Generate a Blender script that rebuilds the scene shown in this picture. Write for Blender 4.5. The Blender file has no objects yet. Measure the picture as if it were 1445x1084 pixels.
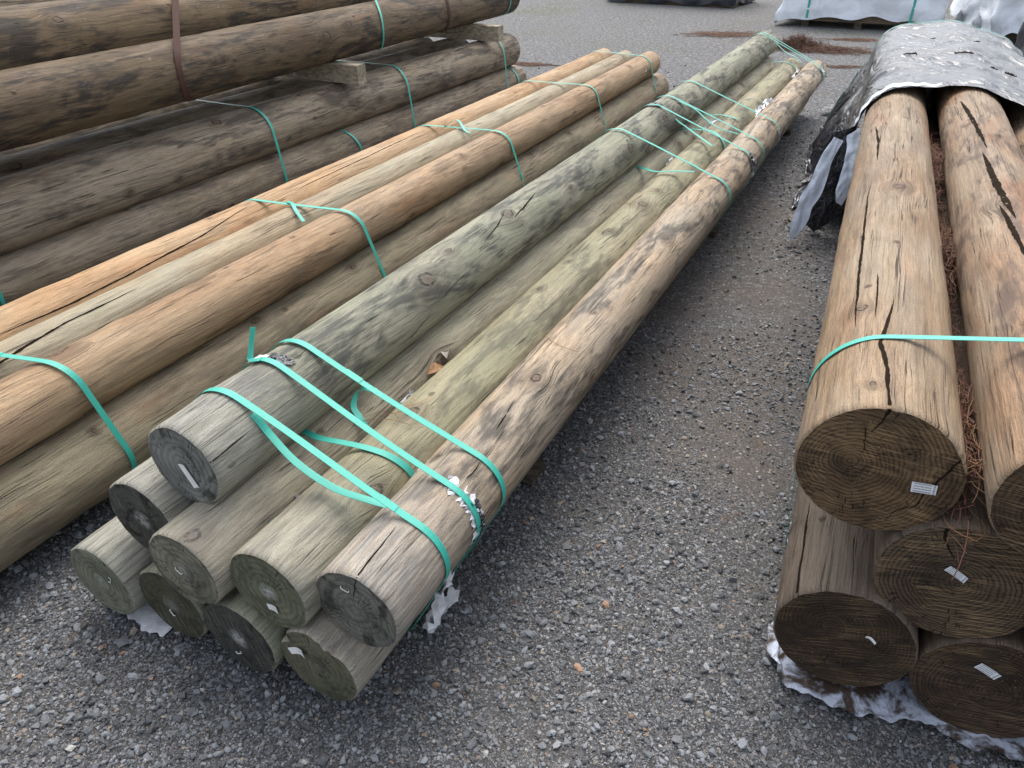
import bpy, math, random
import numpy as np
from math import radians as RAD, pi
random.seed(7)
rng = np.random.default_rng(11)
SC = bpy.context.scene
COL = SC.collection
H = 1.55

# ------------------------------------------------------------------ camera
cam_d = bpy.data.cameras.new("camera"); cam = bpy.data.objects.new("camera", cam_d); COL.objects.link(cam)
cam_d.sensor_width = 36.0; cam_d.lens = 36.0 * 1046.0 / 1445.0
cam_d.clip_start = 0.05; cam_d.clip_end = 1000
PITCH = 0.575543896; ROLL = 0.006486
from mathutils import Matrix, Vector
cam.matrix_world = Matrix.Translation((0, 0, H)) @ Matrix.Rotation(pi/2 - PITCH, 4, 'X') @ Matrix.Rotation(-ROLL, 4, 'Z')
SC.camera = cam

# ------------------------------------------------------------------ light
SUN_EL, SUN_AZ = 60, 2          # degrees; soft high light, thin overcast
w = bpy.data.worlds.new("World"); SC.world = w; w.use_nodes = True
nt = w.node_tree; nt.nodes.clear()
sky = nt.nodes.new("ShaderNodeTexSky"); sky.sky_type = 'NISHITA'; sky.sun_disc = False
sky.sun_elevation = RAD(SUN_EL); sky.sun_rotation = RAD(SUN_AZ); sky.dust_density = 3.0; sky.air_density = 1.0
hs = nt.nodes.new("ShaderNodeHueSaturation"); hs.inputs['Saturation'].default_value = 0.42; hs.inputs['Value'].default_value = 2.1
bg = nt.nodes.new("ShaderNodeBackground"); bg.inputs[1].default_value = 0.15
wo = nt.nodes.new("ShaderNodeOutputWorld")
nt.links.new(sky.outputs[0], hs.inputs['Color']); nt.links.new(hs.outputs[0], bg.inputs[0]); nt.links.new(bg.outputs[0], wo.inputs[0])
sd = bpy.data.lights.new("sun", 'SUN'); sd.energy = 2.7; sd.angle = RAD(50); sd.color = (1.0, 0.965, 0.91)
so = bpy.data.objects.new("sun", sd); COL.objects.link(so)
az = RAD(SUN_AZ); el = RAD(SUN_EL)
dirv = Vector((math.sin(az)*math.cos(el), math.cos(az)*math.cos(el), math.sin(el)))
so.rotation_euler = dirv.to_track_quat('Z', 'Y').to_euler(); so.location = (0, 0, 8)
SC.view_settings.view_transform = 'Standard'; SC.view_settings.look = 'None'; SC.view_settings.exposure = 0
SC.cycles.max_bounces = 6; SC.cycles.diffuse_bounces = 3

# ------------------------------------------------------------------ helpers
PILES = {'C': (-0.668085, 1.157863, 0.473833), 'P': (-1.577663, 1.495052, 0.457079), 'L': (-2.668078, 1.898818, 0.473706),
         'U': (-2.568153, 2.146994, 0.441557), 'R': (0.710780, 0.987876, 0.424159)}
def frame(p):
    x, y, h = PILES[p]
    return np.array([x, y, 0.]), np.array([math.cos(h), -math.sin(h), 0.]), np.array([math.sin(h), math.cos(h), 0.])
def W(p, s, t, z):
    o, cr, ax = frame(p); return o + cr*s + ax*t + np.array([0, 0, z])

def obj_np(name, V, F, mats, parent=None, smooth=True, uv=None, mi=None, cols=None, loc=None, rotz=0):
    """V (n,3); F list of index tuples or (m,k) array."""
    me = bpy.data.meshes.new(name)
    if isinstance(F, np.ndarray):
        k = F.shape[1]; m = len(F)
        me.vertices.add(len(V)); me.vertices.foreach_set('co', np.asarray(V, np.float32).ravel())
        me.loops.add(m*k); me.loops.foreach_set('vertex_index', F.astype(np.int32).ravel())
        me.polygons.add(m); me.polygons.foreach_set('loop_start', np.arange(0, m*k, k, dtype=np.int32))
        try: me.polygons.foreach_set('loop_total', np.full(m, k, np.int32))
        except Exception: pass
        me.update(calc_edges=True)
    else:
        me.from_pydata([tuple(map(float, v)) for v in V], [], [tuple(int(i) for i in f) for f in F]); me.update()
    for mt in (mats if isinstance(mats, (list, tuple)) else [mats]): me.materials.append(mt)
    me.polygons.foreach_set('use_smooth', np.full(len(me.polygons), smooth, bool))
    if mi is not None: me.polygons.foreach_set('material_index', np.asarray(mi, np.int32))
    if uv is not None:       # per-loop array
        l = me.uv_layers.new(name='UVMap'); l.data.foreach_set('uv', np.asarray(uv, np.float32).ravel())
    if cols is not None:     # per-vertex rgb
        a = me.color_attributes.new('Col', 'FLOAT_COLOR', 'POINT')
        c4 = np.concatenate([cols, np.ones((len(cols), 1))], 1); a.data.foreach_set('color', c4.astype(np.float32).ravel())
    me.validate()
    o = bpy.data.objects.new(name, me); COL.objects.link(o)
    if loc is not None: o.location = loc
    o.rotation_euler.z = rotz
    if parent is not None: o.parent = parent
    return o
def tag(o, label=None, cat=None, group=None, kind=None):
    if label: o['label'] = label
    if cat: o['category'] = cat
    if group: o['group'] = group
    if kind: o['kind'] = kind
    return o
def empty(name, loc=(0, 0, 0), rz=0):
    o = bpy.data.objects.new(name, None); COL.objects.link(o); o.location = loc; o.rotation_euler.z = rz; o.empty_display_size = .1
    return o

_perm = rng.random((64, 64, 64))
def vnoise(P):
    """smooth value noise in 3D, P (...,3) -> -1..1"""
    P = np.asarray(P, float); i = np.floor(P).astype(int); f = P - i; f = f*f*(3-2*f); r = 0
    for dx in (0, 1):
        for dy in (0, 1):
            for dz in (0, 1):
                wgt = (f[..., 0] if dx else 1-f[..., 0])*(f[..., 1] if dy else 1-f[..., 1])*(f[..., 2] if dz else 1-f[..., 2])
                r = r + wgt*_perm[(i[..., 0]+dx) % 64, (i[..., 1]+dy) % 64, (i[..., 2]+dz) % 64]
    return r*2-1
def fbm(P, o=3):
    r = 0; a = 1; P = np.asarray(P, float)
    for k in range(o): r = r + a*vnoise(P*2**k + 17.3*k); a *= .5
    return r

# ------------------------------------------------------------------ node helper
class NT:
    def __init__(s, name):
        s.m = bpy.data.materials.new(name); s.m.use_nodes = True; s.t = s.m.node_tree; s.t.nodes.clear()
        s.out = s.n('ShaderNodeOutputMaterial'); s.b = s.n('ShaderNodeBsdfPrincipled'); s.l(s.b.outputs[0], s.out.inputs[0])
    def n(s, ty, **kw):
        x = s.t.nodes.new(ty)
        for k, v in kw.items(): setattr(x, k, v)
        return x
    def l(s, a, b): s.t.links.new(a, b)
    def put(s, sock, v):
        if v is None: return
        if isinstance(v, bpy.types.NodeSocket): s.l(v, sock)
        elif isinstance(v, (tuple, list)) and len(v) == 3 and sock.type == 'RGBA': sock.default_value = (*v, 1)
        else: sock.default_value = v
    def math(s, op, a, b=None, c=None, clamp=False):
        x = s.n('ShaderNodeMath', operation=op, use_clamp=clamp)
        s.put(x.inputs[0], a); s.put(x.inputs[1], b); s.put(x.inputs[2], c); return x.outputs[0]
    def vmath(s, op, a, b=None):
        x = s.n('ShaderNodeVectorMath', operation=op); s.put(x.inputs[0], a)
        if b is not None: s.put(x.inputs[3] if op == 'SCALE' else x.inputs[1], b)
        return x.outputs['Value'] if op in ('LENGTH', 'DISTANCE', 'DOT_PRODUCT') else x.outputs[0]
    def comb(s, x, y, z=0.0):
        c = s.n('ShaderNodeCombineXYZ'); s.put(c.inputs[0], x); s.put(c.inputs[1], y); s.put(c.inputs[2], z); return c.outputs[0]
    def sep(s, v):
        c = s.n('ShaderNodeSeparateXYZ'); s.put(c.inputs[0], v); return c.outputs
    def noise(s, v, scale=1.0, detail=3.0, rough=.55, dist=0.0):
        x = s.n('ShaderNodeTexNoise'); s.put(x.inputs['Vector'], v); x.inputs['Scale'].default_value = scale
        x.inputs['Detail'].default_value = detail; x.inputs['Roughness'].default_value = rough; x.inputs['Distortion'].default_value = dist
        return x.outputs[0]
    def vor(s, v, scale=1.0, feature='F1', rand=1.0, dims='3D'):
        x = s.n('ShaderNodeTexVoronoi', feature=feature, voronoi_dimensions=dims); s.put(x.inputs['Vector'], v)
        x.inputs['Scale'].default_value = scale; x.inputs['Randomness'].default_value = rand; return x
    def ss(s, v, a, b, lo=0.0, hi=1.0):
        x = s.n('ShaderNodeMapRange', interpolation_type='SMOOTHSTEP'); s.put(x.inputs[0], v)
        x.inputs[1].default_value = a; x.inputs[2].default_value = b; x.inputs[3].default_value = lo; x.inputs[4].default_value = hi; return x.outputs[0]
    def mix(s, f, a, b, mode='MIX'):
        x = s.n('ShaderNodeMix', data_type='RGBA', blend_type=mode); s.put(x.inputs[0], f); s.put(x.inputs[6], a); s.put(x.inputs[7], b); return x.outputs[2]
    def bump(s, h, dist=.002, strength=1.0):
        x = s.n('ShaderNodeBump'); s.put(x.inputs['Height'], h); x.inputs['Distance'].default_value = dist; x.inputs['Strength'].default_value = strength
        s.l(x.outputs[0], s.b.inputs['Normal']); return x
    def fin(s, col=None, rough=.8, spec=.3, **kw):
        s.put(s.b.inputs['Base Color'], col); s.put(s.b.inputs['Roughness'], rough); s.put(s.b.inputs['Specular IOR Level'], spec)
        for k, v in kw.items(): s.put(s.b.inputs[k], v)
        return s.m

def wood_side(name, seed, light, mid, dark, stain=(.035, .035, .032), stain_amt=.5, tint=None, tint_amt=0, streak=.5, checks=.6, ring=.35, red=0.0, knot=(.085, .055, .036), pale_end=0.0):
    """weathered round timber: UV.x = metres along, UV.y = metres around"""
    N = NT(name)
    uv = N.n('ShaderNodeTexCoord').outputs['UV']
    U, V_, _ = N.sep(uv)
    sx, sy = seed*3.71, seed*1.93
    u = N.math('ADD', U, sx); v = N.math('ADD', V_, sy)
    big = N.noise(N.comb(N.math('MULTIPLY', u, 1.3), N.math('MULTIPLY', v, 3.0), seed), 1, 3)
    v = N.math('ADD', v, N.math('MULTIPLY', N.math('SUBTRACT', big, .5), .05))
    # knots
    vo = N.vor(N.comb(N.math('MULTIPLY', u, 3.4), N.math('MULTIPLY', v, 4.4), 0), 1, 'F1', 1.0, '2D')
    pos = N.sep(vo.outputs['Position']); rnd = N.sep(vo.outputs['Color'])
    du = N.math('SUBTRACT', u, N.math('DIVIDE', pos[0], 3.4)); dv = N.math('SUBTRACT', v, N.math('DIVIDE', pos[1], 4.4))
    d = N.math('SQRT', N.math('ADD', N.math('MULTIPLY', N.math('MULTIPLY', du, du), .45), N.math('MULTIPLY', dv, dv)))
    d = N.math('ADD', d, N.math('MULTIPLY', N.math('SUBTRACT', N.noise(N.comb(u, v, seed), 60, 2), .5), .008))
    ksz = N.math('MULTIPLY_ADD', N.math('POWER', rnd[0], 2.2), .017, .002)          # knot radius
    dn = N.math('DIVIDE', d, ksz)
    gate = N.ss(rnd[1], .42, .48); dn = N.math('ADD', dn, N.math('MULTIPLY', N.math('SUBTRACT', 1.0, gate), 20.0))
    kcore = N.ss(dn, 1.15, .75); khalo = N.ss(dn, 5.5, .6); kring = N.math('MULTIPLY', N.math('SINE', N.math('MULTIPLY', dn, 6.5)), N.ss(dn, 1.6, .9))
    kedge = N.math('MULTIPLY', N.math('MULTIPLY', N.ss(dn, 1.5, 1.05), N.ss(dn, .7, 1.0)), N.ss(N.noise(N.comb(u, v, seed+3), 55, 2), .38, .6))
    fall = N.ss(dn, 6.0, .5)
    vw = N.math('SUBTRACT', v, N.math('MULTIPLY', N.math('MULTIPLY', dv, fall), .75))
    # long grain
    wob = N.math('MULTIPLY', N.math('SUBTRACT', N.noise(N.comb(N.math('MULTIPLY', u, 3.0), N.math('MULTIPLY', vw, 9), seed), 1, 2), .5), .010)
    vw2 = N.math('ADD', vw, wob)
    g1 = N.noise(N.comb(N.math('MULTIPLY', u, 3.0), N.math('MULTIPLY', vw2, 120), seed), 1, 5, .7)
    g2 = N.noise(N.comb(N.math('MULTIPLY', u, 22), N.math('MULTIPLY', vw2, 420), seed+2), 1, 2, .6)
    g3 = N.noise(N.comb(N.math('MULTIPLY', u, 2.6), N.math('MULTIPLY', vw2, 17), seed+4), 1, 5, .62, .5)
    mo_ = N.noise(N.comb(N.math('MULTIPLY', u, 2.2), N.math('MULTIPLY', v, 7), seed+95), 1, 3)
    # cathedral rings
    F = N.math('ADD', N.math('MULTIPLY', vw2, 260), N.math('MULTIPLY', N.noise(N.comb(N.math('MULTIPLY', u, 1.1), N.math('MULTIPLY', vw, 5.5), seed+9), 1, 2, .4), 75))
    rg = N.math('MULTIPLY_ADD', N.math('SINE', F), .5, .5)
    rg = N.math('MULTIPLY', N.math('POWER', rg, 2.2), N.ss(mo_, .40, .62, .25, 1.5))
    col = N.mix(N.ss(g3, .38, .62), mid, light)
    mo = N.noise(N.comb(N.math('MULTIPLY', u, 7), N.math('MULTIPLY', v, 13), seed+90), 1, 4, .65, .6)
    col = N.mix(N.ss(mo, .42, .72, 0, .34), col, N.mix(.6, mid, dark))
    col = N.mix(N.math('MULTIPLY', N.ss(g1, .46, .70), streak), col, dark)
    col = N.mix(N.math('MULTIPLY', rg, ring*.8), col, N.mix(.5, dark, mid))
    col = N.mix(N.math('MULTIPLY', N.ss(g2, .46, .66), .50), col, dark)
    if tint:
        tn = N.noise(N.comb(N.math('MULTIPLY', u, 1.7), N.math('MULTIPLY', v, 6), seed+20), 1, 3)
        col = N.mix(N.math('MULTIPLY', N.ss(tn, .38, .62), tint_amt), col, N.mix(N.ss(g1, .4, .7), tint, tuple(c*.55 for c in tint)))
    if red:
        rn = N.noise(N.comb(N.math('MULTIPLY', u, 2.4), N.math('MULTIPLY', v, 8), seed+31), 1, 3)
        col = N.mix(N.math('MULTIPLY', N.ss(rn, .55, .72), red), col, (.30, .12, .05))
    # smeared mould and dirt
    st = N.noise(N.comb(N.math('MULTIPLY_ADD', u, 1.6, N.math('MULTIPLY', v, 2.4)), N.math('MULTIPLY_ADD', u, -1.0, N.math('MULTIPLY', v, 6.2)), seed+40), 1, 4, .58, 1.3)
    st2 = N.noise(N.comb(N.math('MULTIPLY', u, 9), N.math('MULTIPLY', vw2, 45), seed+44), 1, 4, .65)
    sm = N.math('MULTIPLY', N.ss(N.math('ADD', st, N.math('MULTIPLY', N.math('SUBTRACT', st2, .5), .60)), .45, .68), stain_amt)
    col = N.mix(sm, col, stain)
    spk = N.noise(N.comb(u, v, seed), 330, 2)
    col = N.mix(N.math('MULTIPLY', N.ss(spk, .54, .66), .5), col, dark)
    # pale scuffs
    sc = N.noise(N.comb(N.math('MULTIPLY', u, 30), N.math('MULTIPLY', v, 60), seed+70), 1, 3, .7, 1.5)
    scm = N.noise(N.comb(u, v, seed+71), 7, 2)
    scf = N.math('MULTIPLY', N.ss(sc, .63, .70), N.ss(scm, .56, .68))
    col = N.mix(N.math('MULTIPLY', scf, .45), col, (.50, .44, .33))
    # knots colour
    kc = N.mix(N.ss(N.noise(N.comb(u, v, seed), 180, 2), .4, .6), knot, tuple(c*2.2 for c in knot))
    col = N.mix(N.math('MULTIPLY', khalo, N.math('MULTIPLY_ADD', g1, 1.0, .12)), col, N.mix(.5, dark, knot))
    col = N.mix(N.math('MULTIPLY', kcore, .55), col, kc)
    col = N.mix(N.math('MULTIPLY', N.math('MAXIMUM', kring, 0), .3), col, tuple(c*.3 for c in knot))
    col = N.mix(N.math('MULTIPLY', kedge, .65), col, (.02, .016, .012))
    # drying checks: thin dark splits along the grain
    def check(fu, fv, so, wdt, lo, hi):
        q = N.noise(N.comb(N.math('MULTIPLY', u, fu), N.math('MULTIPLY', vw2, fv), seed+so), 1, 2, .5)
        a = N.math('ABSOLUTE', N.math('SUBTRACT', q, .5))
        mk = N.noise(N.comb(N.math('MULTIPLY', u, 3.2), N.math('MULTIPLY', v, 22), seed+so+5), 1, 2)
        return N.math('MULTIPLY', N.ss(a, wdt, wdt*.3), N.ss(mk, lo, hi))
    ck = N.math('MAXIMUM', check(.45, 34, 50, .0075, .52, .60), check(1.1, 90, 60, .016, .54, .62))
    col = N.mix(N.math('MULTIPLY', ck, checks), col, (.022, .017, .012))
    if pale_end:
        e = N.math('MULTIPLY', N.ss(U, .42, .05), pale_end)
        eg = N.ss(N.noise(N.comb(N.math('MULTIPLY', u, 12), N.math('MULTIPLY', v, 160), seed+80), 1, 3), .35, .65)
        col = N.mix(N.math('MULTIPLY', e, .7), col, N.mix(eg, (.20, .19, .17), (.40, .385, .35)))
    hgt = N.math('ADD', N.math('MULTIPLY', g1, .55), N.math('MULTIPLY', g2, .30))
    hgt = N.math('ADD', hgt, N.math('MULTIPLY', rg, .10)); hgt = N.math('ADD', hgt, N.math('MULTIPLY', N.math('SUBTRACT', 1.0, d), 0.0))
    hgt = N.math('SUBTRACT', hgt, N.math('MULTIPLY', ck, 1.6)); hgt = N.math('SUBTRACT', hgt, N.math('MULTIPLY', kedge, .9))
    hgt = N.math('ADD', hgt, N.math('MULTIPLY', khalo, 1.6)); hgt = N.math('ADD', hgt, N.math('MULTIPLY', big, 2.0))
    hgt = N.math('SUBTRACT', hgt, N.math('MULTIPLY', N.math('MULTIPLY', N.ss(spk, .55, .7), .25), 1.0))
    N.bump(hgt, .0040, 1.0)
    return N.fin(col, N.ss(g3, .3, .7, .78, .62), .28)

def wood_end(name, seed, c1, c2, dark, rings=150, saw=.4, sawang=0.0, blotch=.6, pith=(0, 0), pale=0.0, sawcol=(.28, .19, .10), rim=.4):
    N = NT(name)
    ob = N.n('ShaderNodeTexCoord').outputs['Object']
    X, Y, Z = N.sep(ob)
    y = N.math('SUBTRACT', Y, pith[0]); z = N.math('SUBTRACT', Z, pith[1])
    p = N.comb(y, z, seed)
    wob = N.math('MULTIPLY', N.math('SUBTRACT', N.noise(p, 14, 3), .5), .028)
    r = N.math('ADD', N.math('SQRT', N.math('ADD', N.math('MULTIPLY', y, y), N.math('MULTIPLY', z, z))), wob)
    w1 = N.noise(N.comb(N.math('MULTIPLY', r, 40), seed, 0), 1, 2)        # uneven ring spacing
    rs = N.math('MULTIPLY_ADD', N.math('SINE', N.math('MULTIPLY', N.math('ADD', r, N.math('MULTIPLY', w1, .012)), rings*6.283)), .5, .5)
    rs = N.math('MULTIPLY', N.math('POWER', rs, 1.8), N.ss(N.noise(N.comb(y, z, seed+6), 12, 3), .22, .52))
    nb = N.noise(p, 9, 5, .65, .6)
    col = N.mix(N.ss(nb, .35, .65), c1, c2)
    col = N.mix(N.math('MULTIPLY', rs, rim), col, dark)
    fi = N.noise(p, 420, 2); col = N.mix(N.math('MULTIPLY', N.ss(fi, .5, .7), .35), col, dark)
    # saw marks
    ca, sa = math.cos(sawang), math.sin(sawang)
    a_ = N.math('ADD', N.math('MULTIPLY', y, ca), N.math('MULTIPLY', z, sa)); b_ = N.math('SUBTRACT', N.math('MULTIPLY', z, ca), N.math('MULTIPLY', y, sa))
    sw = N.noise(N.comb(N.math('MULTIPLY', a_, 9), N.math('MULTIPLY', b_, 420), seed), 1, 3, .7)
    swb = N.math('MULTIPLY', N.ss(sw, .50, .62), N.ss(N.noise(p, 10, 3), .34, .60))
    col = N.mix(N.math('MULTIPLY', swb, saw), col, sawcol)
    swd = N.ss(sw, .48, .38); col = N.mix(N.math('MULTIPLY', swd, saw*.7), col, dark)
    bl = N.noise(p, 11, 4, .6, 1.0)
    col = N.mix(N.math('MULTIPLY', N.ss(bl, .5, .64), blotch), col, (.014, .013, .012))
    # radial checks from the pith
    at = N.math('ARCTAN2', z, y)
    rc = N.noise(N.comb(N.math('MULTIPLY', N.math('COSINE', at), 4.5), N.math('MULTIPLY', N.math('SINE', at), 4.5), N.math('MULTIPLY', r, 9)), 1, 3, .6)
    rk = N.math('MULTIPLY', N.ss(N.math('ABSOLUTE', N.math('SUBTRACT', rc, .5)), .012, .003), N.ss(N.noise(p, 26, 1), .5, .6))
    col = N.mix(N.math('MULTIPLY', rk, .8), col, (.01, .008, .006))
    if pale:
        pc = N.math('MULTIPLY', N.ss(r, .034, .004), N.ss(N.noise(p, 60, 3), .3, .6)); col = N.mix(N.math('MULTIPLY', pc, pale), col, (.36, .36, .34))
    # bits of sawdust caught on the face
    vo = N.vor(p, 150, 'F1'); dd = N.math('MULTIPLY', N.ss(vo.outputs['Distance'], .22, .12), N.math('MULTIPLY', N.ss(N.sep(vo.outputs['Color'])[0], .80, .84), N.ss(N.noise(p, 15, 2), .45, .6)))
    col = N.mix(N.math('MULTIPLY', dd, .6), col, (.42, .34, .22))
    h = N.math('ADD', N.math('MULTIPLY', sw, saw*1.1), N.math('MULTIPLY', rs, -.35)); h = N.math('ADD', h, N.math('MULTIPLY', fi, .3)); h = N.math('SUBTRACT', h, N.math('MULTIPLY', rk, 1.5))
    N.bump(h, .0018, .9)
    return N.fin(col, .85, .2)

def plain(name, col, rough=.6, spec=.4, var=.25, scale=30, bump=.0, bscale=None, **kw):
    N = NT(name); ob = N.n('ShaderNodeTexCoord').outputs['Object']
    n = N.noise(ob, scale, 4)
    c = N.mix(N.ss(n, .3, .7), tuple(x*(1-var) for x in col), tuple(min(1, x*(1+var)) for x in col))
    if bump: N.bump(N.noise(ob, bscale or scale, 4), bump)
    return N.fin(c, rough, spec, **kw)

M_split = plain('split_dark', (.018, .012, .008), .95, .05)
def strap_mat(name, col, rough=.33):
    N = NT(name); uv = N.n('ShaderNodeTexCoord').outputs['UV']; U, V_, _ = N.sep(uv)
    emb = N.math('MULTIPLY', N.math('SINE', N.math('MULTIPLY', N.math('ADD', U, V_), 1900)), N.math('SINE', N.math('MULTIPLY', N.math('SUBTRACT', U, V_), 1900)))
    dirt = N.noise(N.comb(N.math('MULTIPLY', U, 7), N.math('MULTIPLY', V_, 120), 0), 1, 4)
    c = N.mix(N.math('MULTIPLY', N.ss(dirt, .5, .75), .35), col, tuple(x*.55+.02 for x in col))
    N.bump(N.math('ADD', emb, N.math('MULTIPLY', dirt, 1.2)), .00025, .6)
    return N.fin(c, rough, .5)
M_strap = strap_mat('green_strap_plastic', (.045, .41, .32))
M_strap_b = strap_mat('brown_steel_band', (.060, .022, .015), .85)
M_white = plain('white_plastic_film', (.70, .77, .88), .30, .5, .12, 8, .016, 12)
M_scrap = plain('torn_white_plastic', (.68, .69, .71), .4, .45, .2, 30, .005, 25)
M_black = plain('black_plastic_film', (.022, .023, .028), .22, .6, .4, 30, .03, 22)

# ------------------------------------------------------------------ timber poles
def timber(name, pile, s, z, t, rn, rf, L, mside, mend, seed, label, group, cat='timber pole', cracks=(), notches=(), bow=.004, nu=None, nv=64, far=True):
    h = PILES[pile][2]
    nu = nu or max(40, int(L/.035))
    us = np.concatenate([[0, .0015, .005], np.linspace(.02, L-.02, nu), [L-.005, L-.0015, L]])
    th = np.linspace(-pi, pi, nv+1)
    UU, TT = np.meshgrid(us, th, indexing='ij')
    kr = np.random.default_rng(int(seed*31)); KB = [(u_, kr.uniform(-pi, pi), kr.uniform(.0015, .005)) for u_ in np.cumsum(kr.uniform(.15, .55, int(L/.35)))]
    def rad(UU, TT):
        r = rn + (rf-rn)*UU/L
        c, s_ = np.cos(TT), np.sin(TT)
        r = r*(1 + .014*vnoise(np.stack([c*1.1+seed, s_*1.1, UU*.6+seed], -1)) + .013*fbm(np.stack([c*2.2+seed, s_*2.2+5, UU*3], -1), 3))
        for (ku, ka, kh) in KB: r = r + kh*np.exp(-((UU-ku)/.05)**2)*np.exp(-(((TT-ka+pi) % (2*pi)-pi)/.45)**2)
        r = r + .0012*vnoise(np.stack([c*9+seed, s_*9, UU*30], -1))
        e = np.minimum(UU, L-UU)
        r = r - .0030*np.clip(1-e/.005, 0, 1) - .0012*(1+vnoise(np.stack([c*20, s_*20+seed, UU*0], -1)))*np.clip(1-e/.004, 0, 1)
        for (a, wd, dp, ln) in notches:
            da = (TT-a+pi) % (2*pi)-pi
            r = r - dp*np.exp(-(da/wd)**2)*np.clip(1-UU/ln, 0, 1)*(1+.5*vnoise(np.stack([c*25, s_*25, UU*40], -1)))
        return r
    by = bow*np.sin(us/L*pi*1.0+seed)*1.0; bz = bow*.5*np.sin(us/L*pi*2+seed*2)
    by -= by[0]; bz -= bz[0]
    def pt(u, a, lift=0.0):
        r = rad(np.asarray(u, float), np.asarray(a, float)) + lift
        yb = np.interp(u, us, by); zb = np.interp(u, us, bz)
        return np.stack([u, -r*np.sin(a)+yb, r*np.cos(a)+zb], -1)
    P = pt(UU[:, :-1], TT[:, :-1])
    m, k = P.shape[:2]
    V = P.reshape(-1, 3); idx = np.arange(m*k).reshape(m, k)
    a = idx[:-1, :]; b = idx[1:, :]
    F = np.stack([a, np.roll(a, -1, 1), np.roll(b, -1, 1), b], -1).reshape(-1, 4)
    rm = (rn+rf)/2
    A0 = np.broadcast_to(us[:-1, None], (m-1, k)); A1 = np.broadcast_to(us[1:, None], (m-1, k))
    B0 = np.broadcast_to(th[None, :-1]*rm, (m-1, k)); B1 = np.broadcast_to(th[None, 1:]*rm, (m-1, k))
    uv = np.stack([np.stack([A0, B0], -1), np.stack([A0, B1], -1), np.stack([A1, B1], -1), np.stack([A1, B0], -1)], 2).reshape(-1, 2)
    mi = np.zeros(len(F), np.int32)
    # open splits, laid into the log surface
    for (pts, wd) in cracks:
        pts = np.array(pts, float); n = max(16, int(abs(pts[-1, 0]-pts[0, 0])/.008))
        q = np.linspace(0, 1, n); src = np.linspace(0, 1, len(pts))
        cu = np.interp(q, src, pts[:, 0]); ca = np.interp(q, src, np.radians(pts[:, 1]))
        cr_ = np.random.default_rng(int(seed*100)+n)
        ca = ca + np.convolve(cr_.normal(0, .012, n+6), np.ones(7)/7, 'valid') + cr_.normal(0, .0012, n)
        open_end = pts[-1, 0] < .01
        prof = np.sin(q*pi)**.6 if not open_end else np.clip(q*3, 0, 1)**.7
        hw = wd*prof*(0.45+1.1*np.convolve(cr_.random(n+4), np.ones(5)/5, 'valid')-.25*cr_.random(n)**3)/rm/2
        l_ = pt(cu, ca-hw, .0007); r_ = pt(cu, ca+hw, .0007)
        base = len(V); V = np.concatenate([V, l_, r_]); i = np.arange(n-1)
        Fc = np.stack([base+i, base+i+1, base+n+i+1, base+n+i], -1)
        if (cu[1] < cu[0]): Fc = Fc[:, ::-1]
        F = np.concatenate([F, Fc]); mi = np.concatenate([mi, np.ones(len(Fc), np.int32)])
        uv = np.concatenate([uv, np.zeros((len(Fc)*4, 2))])
    o0, cr, ax = frame(pile)
    loc = o0 + cr*s + ax*t + np.array([0, 0, z])
    o = obj_np(name, V, F, [mside, M_split], None, True, uv, mi, loc=tuple(loc), rotz=pi/2-h)
    tag(o, label, cat, group)
    # sawn ends
    for end in ((0, 1) if far else (0,)):
        rr = np.array([1, .97, .9, .75, .55, .35, .15]); ue = 0.0 if end == 0 else L
        base = pt(np.full(nv, ue), th[:-1]); cen = base.mean(0)
        rows = [cen + (base-cen)*f for f in rr]
        Ve = np.concatenate(rows+[cen[None]]); Ve[:, 0] = ue + .0008*vnoise(Ve*[1, 60, 60]+seed)*(1 if end == 0 else -1)
        Ve[:nv, 0] = ue
        Fe = []
        for j in range(len(rr)-1):
            for i in range(nv):
                q = (j*nv+i, j*nv+(i+1) % nv, (j+1)*nv+(i+1) % nv, (j+1)*nv+i)
                Fe.append(q if end else q[::-1])
        c = len(Ve)-1; j = len(rr)-1
        for i in range(nv):
            q = (j*nv+i, j*nv+(i+1) % nv, c); Fe.append(q if end else q[::-1])
        e = obj_np('sawn_end', Ve, Fe, mend, o, True)
    return o

# end splits and tags lie on the near face, which looks along -X of the pole
def face_crack(o, pts, wd, seed=1):
    pts = np.array(pts, float); n = 26; q = np.linspace(0, 1, n); src = np.linspace(0, 1, len(pts))
    y = np.interp(q, src, -pts[:, 0]); z = np.interp(q, src, pts[:, 1]); r = np.random.default_rng(seed)
    y = y+r.normal(0, .0007, n); z = z+r.normal(0, .0004, n)
    ty, tz = np.gradient(y), np.gradient(z); l = np.hypot(ty, tz)+1e-9; ny, nz = -tz/l, ty/l
    hw = wd/2*np.clip(1.15-q, 0, 1)*(.5+.7*r.random(n))
    A = np.stack([np.full(n, -.0014), y+ny*hw, z+nz*hw], -1); B = np.stack([np.full(n, -.0014), y-ny*hw, z-nz*hw], -1)
    V = np.concatenate([A, B]); F = [(i, i+1, n+i+1, n+i) for i in range(n-1)]
    return obj_np('end_split', V, F, M_split, o, False)

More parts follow.
